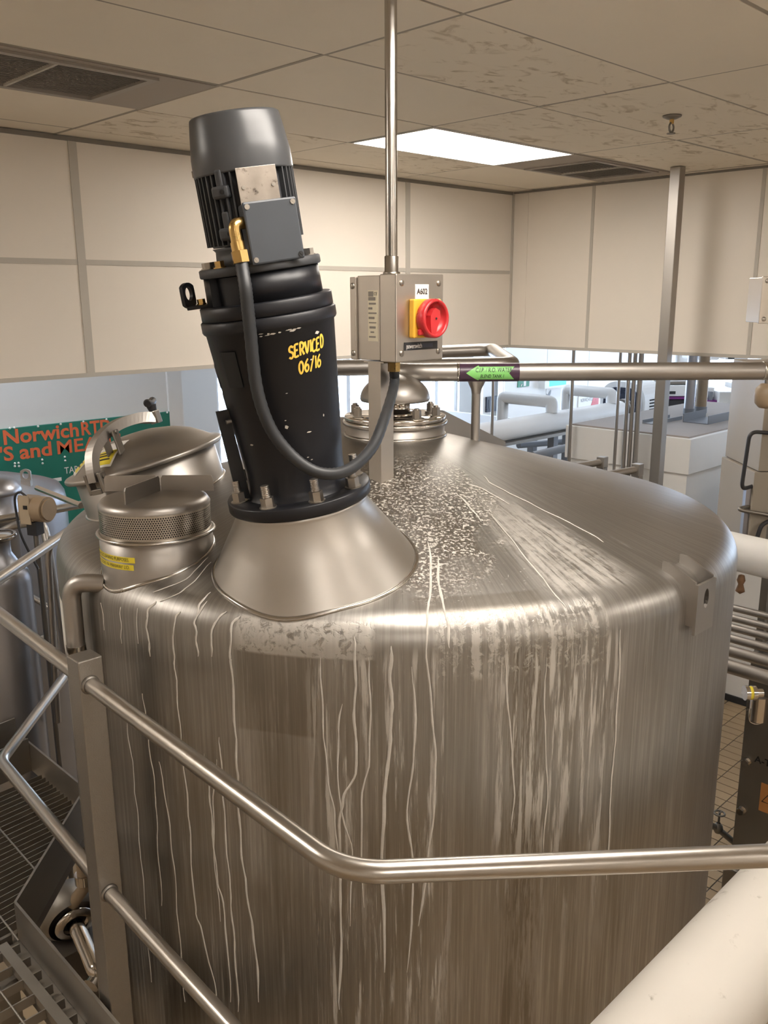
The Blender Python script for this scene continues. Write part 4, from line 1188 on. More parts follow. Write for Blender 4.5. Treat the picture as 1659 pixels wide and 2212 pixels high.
def domed(M, r=0.0085):
    return MB().lathe([(r, 0), (r, 0.0015), (r * 0.75, 0.0035), (r * 0.3, 0.0045), (0, 0.0046)], 20, M).box((0, 0, 0.004), (r * 1.1, r * 0.22, 0.002), M).box((0, 0, 0.004), (r * 0.22, r * 1.1, 0.002), M)
for x_ in (BX0 + 0.022, BX1 - 0.020):
    for z_ in (BZ0 + 0.024, BZ1 - 0.024):
        part('cover_screw', domed(fm(x_, z_)), M_bolt, lidb)
for z_ in (BZ0 + 0.02, BZ1 - 0.03):
    part('plate_screw', domed(T(BX0 - 0.006, BY1 - 0.011, z_) @ RY(-PI / 2)), M_bolt, iso)
HB = BZ1 - BZ0
# tag A602
tx, tz = BX0 + 0.100, BZ1 - 0.20 * HB
tagp = part('number_tag', MB().bx(tx - 0.027, tx + 0.027, fy - 0.0022, fy - 0.0002, tz - 0.020, tz + 0.020), M_wht, lidb, label='white tag reading A602')
part('lettering', text_mb('A602', 0.021, lambda X, Y: Vector((tx + X, fy - 0.0027, tz + Y)), 0.0006, 'CENTER', 0.92), M_prt, tagp)
# yellow plate and red knob
kx, kz = BX0 + 0.105, BZ1 - 0.503 * HB
yp = part('switch_plate', MB().bx(kx - 0.056, kx + 0.056, fy - 0.020, fy - 0.0005, kz - 0.052, kz + 0.052, bev=0.004), M_yel, iso, label='square yellow switch plate')
KM = T(kx, fy - 0.020, kz) @ RX(PI / 2)
kn = part('rotary_knob', MB().lathe([(0.036, 0.0), (0.049, 0.002), (0.0525, 0.007), (0.0525, 0.028), (0.0495, 0.033), (0.045, 0.033), (0.042, 0.028), (0.042, 0.013), (0.0, 0.013)], 56, KM), M_red, iso, label='round red rotary knob')
part('knob_grip', MB().prism([(-0.012, 0.016), (-0.004, 0.022), (0.010, 0.018), (0.014, 0.004), (0.010, -0.012), (0.004, -0.034), (-0.010, -0.034), (-0.016, -0.010), (-0.018, 0.004)], 0.013, 0.030, KM @ RZ(R_(-8)) @ Matrix.Scale(1.25, 4, (1, 0, 0)) @ Matrix.Scale(1.25, 4, (0, 1, 0))), M_red, kn)
part('knob_pin', MB().cyl(0.0028, 0.031, 0.0325, 12, KM), M_hole, kn)
part('knob_lever', MB().box((-0.042, -0.036, 0.012), (0.018, 0.016, 0.010), KM, 0.003), M_red, kn)
# powerswitch name bar
px_, pz_ = BX0 + 0.098, BZ0 + 0.18 * HB
pb = part('name_bar', MB().bx(px_ - 0.067, px_ + 0.067, fy - 0.002, fy - 0.0002, pz_ - 0.011, pz_ + 0.011), M_prt, lidb, label='dark name bar with light lettering')
part('name_bar_field', MB().bx(px_ + 0.002, px_ + 0.047, fy - 0.0024, fy - 0.002, pz_ - 0.006, pz_ + 0.006), M_navy, pb)
part('lettering', text_mb('powerswitch', 0.019, lambda X, Y: Vector((px_ - 0.060 + X, fy - 0.0026, pz_ + Y)), 0.0, 'LEFT', 0.66, 0.95), M_wht, pb)
# rating label on the side
rl = part('rating_label', MB().bx(BX0 + 0.0012, BX0 + 0.0028, yl + 0.010, yl + 0.048, BZ0 + 0.055, BZ0 + 0.192), M_lab_c, iso, label='cream rating label on the side of the box')
for q, (a, b, h) in enumerate([(0.002, 0.022, 0.014), (0.002, 0.030, 0.009), (0.004, 0.032, 0.005), (0.002, 0.018, 0.006), (0.002, 0.034, 0.004), (0.003, 0.026, 0.006), (0.004, 0.033, 0.003), (0.006, 0.030, 0.006), (0.01, 0.024, 0.004), (0.004, 0.030, 0.004)]):
    zz = BZ0 + 0.182 - 0.0128 * q
    part('label_print', MB().bx(BX0 + 0.0008, BX0 + 0.0013, yl + 0.048 - b, yl + 0.048 - a, zz - h / 2, zz + h / 2), M_steel_dk, rl)
part('lettering', text_mb('CE', 0.012, lambda X, Y: Vector((BX0 + 0.0006, yl + 0.017 - X, BZ0 + 0.182 + Y)), 0.0, 'CENTER', 0.9), M_prt, rl)
# conduit up to the ceiling
cxm = PC.x + 0.034; cym = PC.y - 0.010
cd = thing('conduit_pipe', 'vertical stainless conduit from the isolator box up to the ceiling', 'pipe', (cxm, cym, BZ1))
part('tube', MB().cyl(0.0165, BZ1 + 0.045, ZCEIL, 28, T(cxm, cym, 0)), M_steel_pol, cd)
part('coupling', MB().lathe([(0.0, BZ1 + 0.0005), (0.024, BZ1 + 0.0005), (0.024, BZ1 + 0.006), (0.0195, BZ1 + 0.008), (0.0195, BZ1 + 0.048), (0.0165, BZ1 + 0.050)], 28, T(cxm, cym, 0)), M_steel_pol, cd)

# ================================================================== PIPES OVER THE TANK
def pipe(name, label, pts, r, m, rad=0.06, seg=20, group=None, cat='pipe', n=8):
    P = fillet(pts, rad, n) if len(pts) > 2 else [Vector(p) for p in pts]
    return solo(name, MB().tube(P, r, seg), m, label, cat, group)
# CIP water pipe: runs across the view behind the isolator
VP = 2.92
a0_ = fdist(905, 805, VP); a1_ = fdist(1760, 803, VP)
zc = a0_.z
cip = thing('cip_water_pipe', 'horizontal stainless water pipe with a green arrow label, passing behind the isolator box', 'pipe', CF(0.6, VP, zc))
rp_ = 0.0295
Pt = fillet([CF(0.015, VP + 0.36, zc + 0.004), CF(0.045, VP + 0.005, zc), CF(1.62, VP, zc)], 0.10, 10)
part('tube', MB().tube(Pt, rp_, 28), M_steel, cip)
for u_ in (0.246, 1.25):
    part('weld_bead', MB().lathe([(rp_ + 0.0018 * math.cos(t) , 0.004 * math.sin(t)) for t in [2 * PI * k / 8 for k in range(8)]], 28, axisM(CF(u_, VP, zc), CF(1, 0, 0)), close=True), M_steel_pol, cip)
# purple tape and green arrow label wrapped on the pipe
uA, uB = 0.250, 0.445
PM = Matrix((CF(1, 0, 0), CF(0, 1, 0), Vector((0, 0, 1)))).transposed().to_4x4()
def pw3(u, a, off):   # a: angle round the pipe, 0 = facing the viewer, positive up
    return CF(u, VP - (rp_ + off) * math.cos(a), zc + (rp_ + off) * math.sin(a))
def pipe_sheet(outline, off, na=8):
    """outline: list of (u_left, u_right) for rows from low to high angle"""
    vs = []; fs = []
    for a, ul, ur in outline: vs += [pw3(ul, a, off), pw3(ur, a, off)]
    for i in range(len(outline) - 1): fs.append((2 * i, 2 * i + 1, 2 * i + 3, 2 * i + 2))
    return MB().add(vs, fs, True)
tp = part('purple_tape', pipe_sheet([(R_(-178 + 356 * k / 48), uA, uB) for k in range(49)], 0.0006), M_purple, cip, label='dark purple tape around the pipe')
rows = []
for k in range(13):
    t = -1 + 2 * k / 12
    rows.append((t * R_(50), 0.270 + 0.040 * abs(t), 0.312))
rows2 = [(R_(-43) + R_(84) * k / 16, 0.305, 0.428 - 0.018 * (1 - abs(-1 + 2 * k / 16))) for k in range(17)]
ar = part('arrow_label', pipe_sheet(rows2, 0.0015), M_lab_g, cip, label='green arrow label reading C.I.P. / R.O. WATER BLEND TANK 1')
part('arrow_head', pipe_sheet(rows, 0.0017), M_lab_g, ar)
for txt, ang, sz, u0 in (('C.I.P. / R.O. WATER', R_(17), 0.0195, 0.360), ('BLEND TANK 1', R_(-20), 0.0160, 0.356)):
    part('lettering', text_mb(txt, sz, lambda X, Y, ang=ang, u0=u0: pw3(u0 + X + 0.12 * Y, ang + Y / rp_, 0.0024), 0.0001, 'CENTER', 0.72), M_prt, ar)
# strut carrying the pipe from the tank top
su = 0.312
part('strut', MB().tube([CF(su, VP + 0.05, zc - 0.005), CF(su, VP + 0.05, 2.43)], 0.0155, 16), M_steel, cip)
part('strut_saddle', MB().lathe([(0.0155, -0.075), (0.018, -0.060), (0.030, -0.035), (0.033, -0.015)], 20, T(CF(su, VP + 0.05, zc))), M_steel, cip)
# larger pipe behind it
V2 = 3.42
z2 = fdist(760, 796, V2).z
pipe('return_pipe', 'larger dull pipe running behind the motor and isolator box at the same height', [CF(-0.42, V2, z2), CF(0.50, V2, z2 + 0.010), CF(0.54, 4.40, z2 + 0.012), CF(0.25, 4.42, z2 + 0.0)], 0.031, M_steel, 0.07, 24)
# clamp lever pipe stub at the far right edge
kp = fdist(1656, 855, 3.4)
t = thing('valve_bulb', 'round bronze-coloured fitting at the right edge below the water pipe', 'valve', kp)
part('bulb', MB().lathe([(0.0, 0.05), (0.025, 0.046), (0.042, 0.028), (0.047, 0.0), (0.042, -0.028), (0.025, -0.046), (0.0, -0.05)], 24, axisM(kp, (0, 0, 1))), M_act, t)
part('stem', MB().cyl(0.014, 0.03, 0.12, 14, T(kp)), M_steel_dk, t)
# ------------------------------------------------------------------ square steel post, floor to ceiling
pc_ = onz(1465, 355, ZCEIL)
PX, PY = 5.42, 2.865
pq = solo('square_post', MB().bx(PX - 0.035, PX + 0.035, PY - 0.035, PY + 0.035, 0.0, ZCEIL, bev=0.004), M_steel, 'tall square steel post from floor to ceiling in front of the right wall', 'post')
# junction box at the right edge
JP = fdist(1700, 648, 3.3)
jb = thing('junction_box', 'plain steel junction box at the right edge of the picture', 'box', JP)
ju = JP.dot(Vector((RT0.x, RT0.y, 0)))
def jm(u, v, z): return CF(u, v, z)
JM = Matrix((CF(1, 0, 0), CF(0, 1, 0), Vector((0, 0, 1)))).transposed().to_4x4(); JM.translation = JP
part('body', MB().box((0, 0.07, 0), (0.185, 0.12, 0.162), JM, 0.003), M_steel_sat, jb)
jc = part('cover', MB().box((0, 0.004, 0), (0.192, 0.010, 0.168), JM, 0.002), M_steel_sat, jb)
for sx in (-1, 1):
    for sz in (-1, 1):
        part('cover_screw', domed(JM @ T(sx * 0.078, -0.001, sz * 0.068) @ RX(PI / 2), 0.008), M_bolt, jc)
part('conduit', MB().cyl(0.02, 0.082, ZCEIL - JP.z, 20, JM @ T(0.0, 0.06, 0)), M_steel, jb)

# ================================================================== GUARD RAIL (octagon round the tank)
RZT, RZM = 2.1, 1.526
gr = thing('guard_rail', 'tubular steel guard rail with square post bending round the front of the tank', 'railing', (0.87, 1.92, 0.7))
pX, pY = 0.872, 1.915
rr_ = 0.0190
part('post', MB().bx(pX - 0.031, pX + 0.031, pY - 0.031, pY + 0.031, 0.62, 2.164, bev=0.003), M_post, gr)
bend = Vector((0.820, 0.925, RZT)); rend = Vector((1.85, 0.02, RZT))
part('top_rail', MB().tube(fillet([(pX - 0.005, pY - 0.03, RZT), bend, rend], 0.15, 14), rr_, 24), M_rail, gr)
part('top_rail', MB().tube(fillet([(pX, pY + 0.03, RZT), (0.92, 2.755, RZT), (1.47, 3.275, RZT), (1.50, 3.303, RZT)], 0.11, 12), rr_, 24), M_rail, gr)
dzm = Vector((0, 0, RZM - RZT))
part('mid_rail', MB().tube(fillet([(pX - 0.005, pY - 0.03, RZM), bend + dzm, (0.93, 0.828, RZM)], 0.15, 14), rr_ * 0.97, 24), M_rail, gr)
part('mid_rail', MB().tube(fillet([(pX, pY + 0.03, RZM), (0.935, 2.745, RZM), (1.44, 3.295, RZM)], 0.11, 12), rr_ * 0.97, 24), M_rail, gr)
for z_ in (RZT, RZM):
    part('weld_collar', MB().lathe([(rr_, 0.0), (rr_ + 0.005, 0.001), (rr_ + 0.003, 0.006), (rr_, 0.008)], 24, axisM((pX - 0.006, pY - 0.031, z_), (-0.05, -1, 0))), M_steel_dk, gr)
gr2 = thing('guard_rail', 'short tubular rail on the far side of the manway lid', 'railing', (1.2, 3.88, 0.7))
part('top_rail', MB().tube([(0.66, 3.857, 2.05), (1.9, 3.895, 2.05)], 0.0185, 20), M_rail, gr2)
part('mid_rail', MB().tube([(0.66, 3.857, 1.444), (1.9, 3.895, 1.444)], 0.0185, 20), M_rail, gr2)
part('post', MB().bx(0.60, 0.66, 3.827, 3.887, 0.0, 2.10), M_post, gr2)
rb_ = thing('bare_rod', 'short bright steel rod slanting beside the manway collar', 'rod', onz(120, 1070, 2.05))
q0 = fdist(80, 1054, 3.4); q1 = fdist(175, 1092, 3.15)
part('rod', MB().tube([q0, q1], 0.011, 14), M_chrome, rb_)
part('end_cap', MB().tube([q0 - (q1 - q0).normalized() * 0.002, q0], 0.009, 14), M_hole, rb_)
# ------------------------------------------------------------------ platform with gratings
ZP = 1.092
plat = thing('walkway_platform', 'steel grating walkway platform with upstanding toe plates', 'platform', (0.4, 2.3, ZP - 0.2))
CA = Vector((0.832, 2.466, 0)); CB = Vector((1.287, 2.925, 0)); CC = Vector((1.287, 3.54, 0)); C0 = Vector((0.815, 0.85, 0))
ZT = 1.2
def plate(a, b, z0_, z1_, w, m=M_galv, name='toe_plate'):
    return part(name, MB().bar((a.x, a.y, (z0_ + z1_) / 2), (b.x, b.y, (z0_ + z1_) / 2), w, z1_ - z0_), m, plat)
plate(C0, CA, ZP - 0.02, ZT, 0.008); plate(CA, CB, ZP - 0.06, ZT, 0.008); plate(CB, CC, ZP - 0.02, ZT, 0.008)
plate(C0 + Vector((-0.02, 0, 0)), CA + Vector((-0.02, -0.01, 0)), ZP - 0.12, ZP - 0.022, 0.05, M_steel_dk, 'edge_beam')
plate(CA + Vector((-0.018, 0.018, 0)), CB + Vector((-0.018, 0.018, 0)), ZP - 0.12, ZP - 0.062, 0.03, M_steel_dk, 'edge_beam')
plate(Vector((0.0, 3.26, 0)), Vector((1.282, 3.42, 0)), ZP - 0.02, ZT + 0.02, 0.008)
plate(Vector((0.0, 3.37, 0)), Vector((1.282, 3.54, 0)), ZP - 0.02, ZT + 0.07, 0.008)
def gbar(a, b, w, h, name):
    part(name, MB().bar(a, b, w, h), M_galv, plat)
y_ = 1.12
while y_ < 2.45:
    gbar((0.0, y_, ZP), (0.806, y_, ZP), 0.004, 0.03, 'bearing_bar'); y_ += 0.075
for x_ in (0.05, 0.18, 0.31, 0.44, 0.57, 0.69):
    part('cross_rod', MB().tube([(x_, 1.1, ZP + 0.013), (x_, 2.45, ZP + 0.013)], 0.0035, 8), M_galv, plat)
part('clip_strip', MB().bx(0.752, 0.782, 1.1, 2.43, ZP - 0.01, ZP + 0.016), M_galv, plat)
for k_ in range(30):
    y0_ = 2.505 + 0.033 * k_
    if y0_ > 3.30: break
    xe = 0.832 + max(0, min((y0_ - 2.466) * 0.99, 0.455)) - 0.012
    gbar((0.05, y0_ - 0.10, ZP), (xe, y0_, ZP), 0.0032, 0.028, 'bearing_bar')
for x_ in (0.27, 0.45, 0.63, 0.81, 0.99, 1.17):
    ys_ = 2.41 if x_ < 0.83 else 2.495 + (x_ - 0.832) * 1.0
    part('cross_rod', MB().tube([(x_, ys_, ZP + 0.014), (x_ + 0.018, 3.26, ZP + 0.014)], 0.0033, 8), M_galv, plat)
part('edge_beam', MB().bar((0.05, 2.43, ZP - 0.03), (0.81, 2.47, ZP - 0.03), 0.012, 0.07), M_steel_dk, plat)
for k in range(4):
    part('leg', MB().bx(*[(0.1, 0.16), (0.1, 0.16), (0.70, 0.76), (0.70, 0.76)][k], *[(1.2, 1.26), (3.1, 3.16), (1.2, 1.26), (2.3, 2.36)][k], -0.012, ZP - 0.03), M_steel_dk, plat)

# ================================================================== RIGHT SIDE
# big white insulated pipe across the lower right corner, parallel to the room
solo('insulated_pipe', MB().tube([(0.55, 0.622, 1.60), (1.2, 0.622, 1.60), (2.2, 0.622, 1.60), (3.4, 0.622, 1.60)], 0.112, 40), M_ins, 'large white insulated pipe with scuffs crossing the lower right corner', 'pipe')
# second white pipe beyond the tank on the right
q0 = fdist(1560, 1185, 4.15); q1 = fdist(1720, 1222, 3.9)
dq = (q1 - q0).normalized()
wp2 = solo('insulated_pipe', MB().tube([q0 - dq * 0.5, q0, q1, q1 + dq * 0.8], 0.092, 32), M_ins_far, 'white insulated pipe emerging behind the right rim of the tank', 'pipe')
# rusty tap below it
rt = fdist(1600, 1262, 4.05)
t = thing('pipe_tap', 'small corroded brown tap hanging below the white pipe behind the tank rim', 'valve', rt)
part('body', MB().lathe([(0.0, 0.05), (0.014, 0.045), (0.02, 0.02), (0.012, 0.0), (0.018, -0.02), (0.022, -0.035), (0.0, -0.05)], 16, T(rt)), pm('rusty_brass', (0.22, 0.12, 0.06), 0.6, 0.4, 0.4, 40.0), t)
part('lever', MB().box((0.02, 0, 0.0), (0.05, 0.008, 0.006), T(rt) @ RZ(0.6), 0.002), M_steel_dk, t)
# stack of six horizontal pipes parallel to the right wall, descending towards the viewer
PB = [(1308, 0.017), (1330, 0.017), (1351, 0.018), (1375, 0.0195), (1403, 0.025), (1437, 0.030)]
PBL = ['thinnest topmost of the six stacked steel pipes right of the tank', 'second from top of the six stacked steel pipes right of the tank', 'third from top of the six stacked steel pipes right of the tank',
       'fourth from top of the six stacked steel pipes right of the tank', 'fifth from top, fairly thick, of the six stacked steel pipes right of the tank', 'lowest and thickest of the six stacked steel pipes right of the tank']
prevx = 4.10
for k, (py_, r_) in enumerate(PB):
    z_ = 1.54 - 0.012 * k
    c = onz(1580, py_ + 4, z_)
    solo('process_pipe', MB().tube([(c.x, c.y + 0.62, z_), (c.x, c.y - 1.4, z_)], r_, 20), M_steel, PBL[k], 'pipe', 'stacked process pipes')
# machine with bolted steel side panel
mp = onz(1584, 1800, 0.55)
mz0 = 0.45
XM = mp.x; YM = mp.y
mc = thing('process_machine', 'tall dark steel machine cabinet with side bolts and orange warning label', 'machine', (XM + 0.3, YM - 0.3, 0))
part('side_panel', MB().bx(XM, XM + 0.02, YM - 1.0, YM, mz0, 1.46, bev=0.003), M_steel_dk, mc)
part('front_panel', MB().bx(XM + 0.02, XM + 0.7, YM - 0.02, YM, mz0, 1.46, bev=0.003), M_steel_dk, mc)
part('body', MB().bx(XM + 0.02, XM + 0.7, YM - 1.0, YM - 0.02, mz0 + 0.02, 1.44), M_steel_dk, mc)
for k, (dx, dy) in enumerate(((0.05, -0.05), (0.6, -0.05), (0.05, -0.9), (0.6, -0.9))):
    part('leg', MB().cyl(0.03, -0.002, mz0 + 0.03, 16, T(XM + dx, YM + dy, 0)), M_steel_dk, mc)
for z_ in (1.18, 0.933, 0.685):
    b = bolt_mb(T(XM - 0.0005, YM - 0.028, z_) @ RY(-PI / 2), 0.030, 0.022)
    part('panel_bolt', b, M_chrome, mc)
lo_ = onx(1645, 1690, XM); hi_ = onx(1645, 1752, XM)
wlb = part('warning_label', MB().bx(XM - 0.0015, XM - 0.0003, lo_.y - 0.10, lo_.y, hi_.z, lo_.z), M_orange_lab, mc, label='orange warning label with black triangle')
zz_ = (lo_.z + hi_.z) / 2; yy_ = lo_.y - 0.045
part('warning_triangle', MB().tube([(XM - 0.002, yy_ + 0.034, zz_ - 0.02), (XM - 0.002, yy_ - 0.034, zz_ - 0.02), (XM - 0.002, yy_, zz_ + 0.036)], 0.003, 6, closed=True), M_prt, wlb)
tp_ = onx(1636, 1641, XM)
part('lettering', text_mb('A-T', 0.045, lambda X, Y: Vector((XM - 0.001, tp_.y + 0.012 - X, tp_.z + Y)), 0.001, 'LEFT', 1.0), M_prt, mc)
# upright tube with clamp on top of the machine
vt = fdist(1637, 1540, 3.30)
ut = thing('clamped_tube', 'polished upright tube with a yellow-ringed clamp in front of the machine', 'pipe', (vt.x, vt.y, vt.z - 0.1))
part('tube', MB().tube([(vt.x, vt.y, vt.z - 0.03), (vt.x, vt.y, vt.z + 0.075)], 0.033, 28), M_chrome, ut)
part('end_cap', MB().lathe([(0.0, -0.036), (0.025, -0.034), (0.033, -0.029)], 28, T(vt)), M_chrome, ut)
cm2 = fdist(1620, 1497, 3.26)
part('clamp', MB().cyl(0.030, -0.022, -0.006, 24, axisM(cm2, RT0)).cyl(0.030, 0.006, 0.022, 24, axisM(cm2, RT0)).cyl(0.018, 0.02, 0.05, 20, axisM(cm2, RT0)), M_chrome, ut)
part('yellow_ring', MB().cyl(0.027, -0.006, 0.006, 24, axisM(cm2, RT0)), M_lab_y, ut)
part('safety_wire', MB().tube(spline([vt + RT0 * -0.037 + Vector((0, 0, 0.02)), vt + RT0 * -0.030 + Vector((0, 0, -0.035)), vt + Vector((0, 0, -0.050)), vt + RT0 * 0.03 + Vector((0, 0, -0.04))]), 0.0022, 6), M_chrome, ut)
# needle valve on a floor pipe
nv = fdist(1553, 1770, 4.02)
t = thing('needle_valve', 'small dark hand valve on a pipe beside the foot of the tank', 'valve', nv)
part('handwheel', MB().lathe([(0.026 + 0.005 * math.cos(a), 0.035 + 0.005 * math.sin(a)) for a in [2 * PI * k / 8 for k in range(8)]], 24, T(nv), close=True).bar(nv + Vector((-0.026, 0, 0.035)), nv + Vector((0.026, 0, 0.035)), 0.006, 0.006), M_steel_dk, t)
part('stem', MB().cyl(0.006, -0.03, 0.04, 10, T(nv)), M_steel_dk, t)
part('body', MB().lathe([(0.010, -0.02), (0.022, -0.035), (0.026, -0.055), (0.016, -0.075)], 16, T(nv)), M_steel_dk, t)
pv0 = fdist(1525, 1776, 4.0); pv1 = fdist(1610, 1840, 3.95)
part('pipe', MB().tube([pv0, nv + Vector((0, 0, -0.055)), pv1], 0.016, 14), M_steel_dk, t)
gpv = fdist(1640, 1845, 3.9)
t = thing('floor_pump', 'dark green pump casing on the floor below the machine', 'pump', (gpv.x, gpv.y, 0))
part('casing', MB().lathe([(0.0, -0.12), (0.09, -0.11), (0.12, -0.06), (0.12, 0.06), (0.09, 0.11), (0.0, 0.12)], 28, axisM((gpv.x, gpv.y, 0.30), (1, 0.2, 0))), pm('dark_green_paint', (0.05, 0.065, 0.06), 0.5), t)
part('base', MB().bx(gpv.x - 0.14, gpv.x + 0.14, gpv.y - 0.12, gpv.y + 0.12, -0.002, 0.20, bev=0.01), M_steel_dk, t)
# white enclosure beyond the opening (lower ledge, step joint)
XE, YE, ZE = 6.12, 2.98, 1.965
en = thing('white_enclosure', 'white box enclosure with flat top standing beyond the tank on the right', 'enclosure', (7.2, 4.0, 0))
part('lower_body', MB().bx(XE + 0.02, 8.4, YE + 0.02, 4.05, -0.002, ZE - 0.27), M_white_paint, en)
part('upper_band', MB().bx(XE, 8.42, YE, 4.07, ZE - 0.268, ZE, bev=0.004), M_white_paint, en)
part('top_board', MB().bx(XE + 0.03, 8.38, YE + 0.03, 4.03, ZE, ZE + 0.012), pm('brown_top_board', (0.33, 0.29, 0.26), 0.7), en)
part('skirting', MB().bx(XE + 0.008, XE + 0.02, YE + 0.02, 4.05, -0.002, 0.06), M_dark, en)
en2 = thing('white_enclosure', 'pale narrow enclosure at the far right behind the black handle', 'enclosure', (7.6, 2.2, 0))
xe2 = 6.19
part('lower_body', MB().bx(xe2, 7.6, 1.0, 2.62, 0.0, 1.72), M_white_paint, en2)
part('upper_band', MB().bx(7.62, 8.4, 2.1, 2.975, 0.0, 1.86), M_white_paint, en2)
part('skirting', MB().bx(xe2 - 0.012, xe2, 1.0, 2.62, 0.0, 0.05), M_dark, en2)
# beige machine cabinet at the right edge with black grab handles
bc = fdist(1640, 1040, 4.9)
BCM = Matrix((CF(1, 0, 0), CF(0, 1, 0), Vector((0, 0, 1)))).transposed().to_4x4(); BCM.translation = CF(bc.dot(RT0) - 0.03, 4.9, 0)
ce = thing('machine_cabinet', 'beige machine cabinet at the right edge behind the water pipe', 'machine', BCM.translation)
part('lower_panel', MB().bx(0.0, 0.6, 0.0, 0.5, 1.50, 2.02, BCM, 0.004), M_beige_cab, ce)
for u_, v_ in ((0.38, 0.05), (0.55, 0.05), (0.38, 0.45), (0.55, 0.45)):
    part('leg', MB().bx(u_ - 0.025, u_ + 0.025, v_ - 0.025, v_ + 0.025, -0.003, 1.50, BCM), M_steel_dk, ce)
part('upper_panel', MB().bx(0.02, 0.5, 0.0, 0.5, 2.024, 2.62, BCM, 0.004), M_beige_cab, ce)
part('edge_strip', MB().bx(-0.03, -0.001, 0.02, 0.06, 1.5, 1.93, BCM), M_bluegrey, ce)
def hpt(x, y, d=0.0): return fdist(x, y, 4.86 + d)
part('grab_handle', MB().tube(fillet([hpt(1672, 936), hpt(1620, 932), hpt(1601, 1058), hpt(1632, 1048, 0.08)], 0.045, 8), 0.011, 14), M_dark, ce, label='black bent grab handle')
part('grab_handle', MB().tube(fillet([hpt(1640, 1090, 0.12), hpt(1588, 1100), hpt(1690, 1118)], 0.02, 8), 0.011, 14), M_steel_dk, ce, label='grey bent grab handle')
part('cable', MB().tube(spline([hpt(1636, 1160), hpt(1644, 1138), hpt(1656, 1128), hpt(1672, 1124)]), 0.012, 12), M_dark, ce)
"""dark uprights glimpsed under the white pipe"""
q = fdist(1652, 1290, 4.6)
solo('steel_upright', MB().bx(q.x - 0.02, q.x + 0.02, q.y - 0.02, q.y + 0.02, 0.0, 1.78), M_steel_dk, 'dark steel upright glimpsed below the white pipe at the right edge', 'post')

# ================================================================== LEFT SIDE
# green notice board on the white wall
gb = thing('notice_board', 'green notice board with orange lettering on the white wall behind the tank', 'sign', (2.2, YL, 1.9))
c_tr = ony(366, 888, YL); zt_b = c_tr.z; xr = c_tr.x
part('board', MB().bx(0.2, xr, YL - 0.018, YL - 0.001, zt_b - 0.95, zt_b, bev=0.003), M_grn, gb)
def sign_text(txt, px0, px1, py_base, px_h, m, off):
    """width and height taken from the board itself"""
    p0 = ony(*px0, YL - 0.02); p1 = ony(*px1, YL - 0.02)
    me = text_mesh(txt, 1.0, off, 'LEFT')
    xs_ = [v.co.x for v in me.vertices]; ys_ = [v.co.y for v in me.vertices]
    x0_, x1_ = min(xs_), max(xs_); base = min(v.co.y for v in me.vertices)
    sx = (p1.x - p0.x) / (x1_ - x0_); sz = px_h / (max(ys_) - min(ys_))
    mb = MB(); mb.v = [(p0.x + (v.co.x - x0_) * sx, YL - 0.0195, p0.z + (v.co.y - base) * sz) for v in me.vertices]
    mb.f = [tuple(p.vertices) for p in me.polygons]; mb.sm = [False] * len(mb.f)
    bpy.data.meshes.remove(me)
    part('lettering', mb, m, gb)
hN = (ony(40, 938, YL).z - ony(44, 962, YL).z) * 1.02
for w_, p0_, p1_, h_ in (('Norwich', (9, 962), (171, 942), 0.090), ('RTD', (177, 941), (241, 934), 0.086), ("'S", (1, 998), (31, 994), 0.090), ('and', (44, 993), (113, 985), 0.090), ('MEASU', (125, 982), (262, 966), 0.086)):
    sign_text(w_, p0_, p1_, 0, h_, M_org, 0.016 if w_ == 'MEASU' else 0.026)
sign_text('TARG', (140, 1024), (182, 1019), 0, 0.042, M_wht, 0.006)
l0 = ony(103, 1040, YL); l1 = ony(130, 1034, YL)
part('white_rule', MB().bx(l0.x, l1.x, YL - 0.0195, YL - 0.0185, l1.z - 0.010, l1.z + 0.012), M_wht, gb)
dots = [(21, 925), (31, 924), (82, 921), (131, 916), (180, 911), (230, 906), (299, 898), (361, 891), (32, 1001), (40, 1000), (32, 1007), (41, 1007), (91, 993), (92, 1001), (140, 987), (141, 995), (189, 981), (189, 989)]
for d_ in dots:
    p = ony(*d_, YL - 0.019)
    part('push_pin', MB().lathe([(0.007, 0.0), (0.006, 0.004), (0.0, 0.006)], 10, T(p) @ RX(PI / 2)), M_wht, gb)
# rear storage tank with shallow lid and lifting lug
def cyl_tank(name, label, px_r, v_, r_, ztop, dome_h, m):
    c = fdist(px_r, 1090, v_)
    cx_ = c - RT0 * r_ * 1.02
    o = thing(name, label, 'tank', (cx_.x, cx_.y, 0))
    pr = [(r_ * 0.98, 0.25), (r_, 0.3), (r_, ztop - 0.09), (r_ * 0.985, ztop - 0.05), (r_ * 0.94, ztop - 0.015), (r_ * 0.86, ztop)]
    pr += [(r_ * 0.5, ztop + dome_h * 0.65), (0.0, ztop + dome_h)]
    part('shell', MB().lathe(pr, 72, T(cx_.x, cx_.y, 0)), m, o)
    for k in range(3):
        a = 2 * PI * k / 3
        part('leg', MB().cyl(0.05, -0.003, 0.35, 14, T(cx_.x + r_ * 0.8 * math.cos(a), cx_.y + r_ * 0.8 * math.sin(a), 0)), M_steel, o)
    return o, cx_
tA, cA = cyl_tank('storage_tank', 'pale grey storage tank with lifting lug in front of the green board', 137, 4.6, 0.45, 2.02, 0.07, M_bluegrey)
lg = fdist(57, 1036, 4.55)
part('lifting_lug', eye_mb(axisM(lg + Vector((0, 0, 0.02)), (0, 0, 1), RT0) @ Matrix.Scale(1.3, 4)).box((0, 0, -0.03), (0.05, 0.03, 0.06), axisM(lg, (0, 0, 1), RT0)), M_steel, tA)
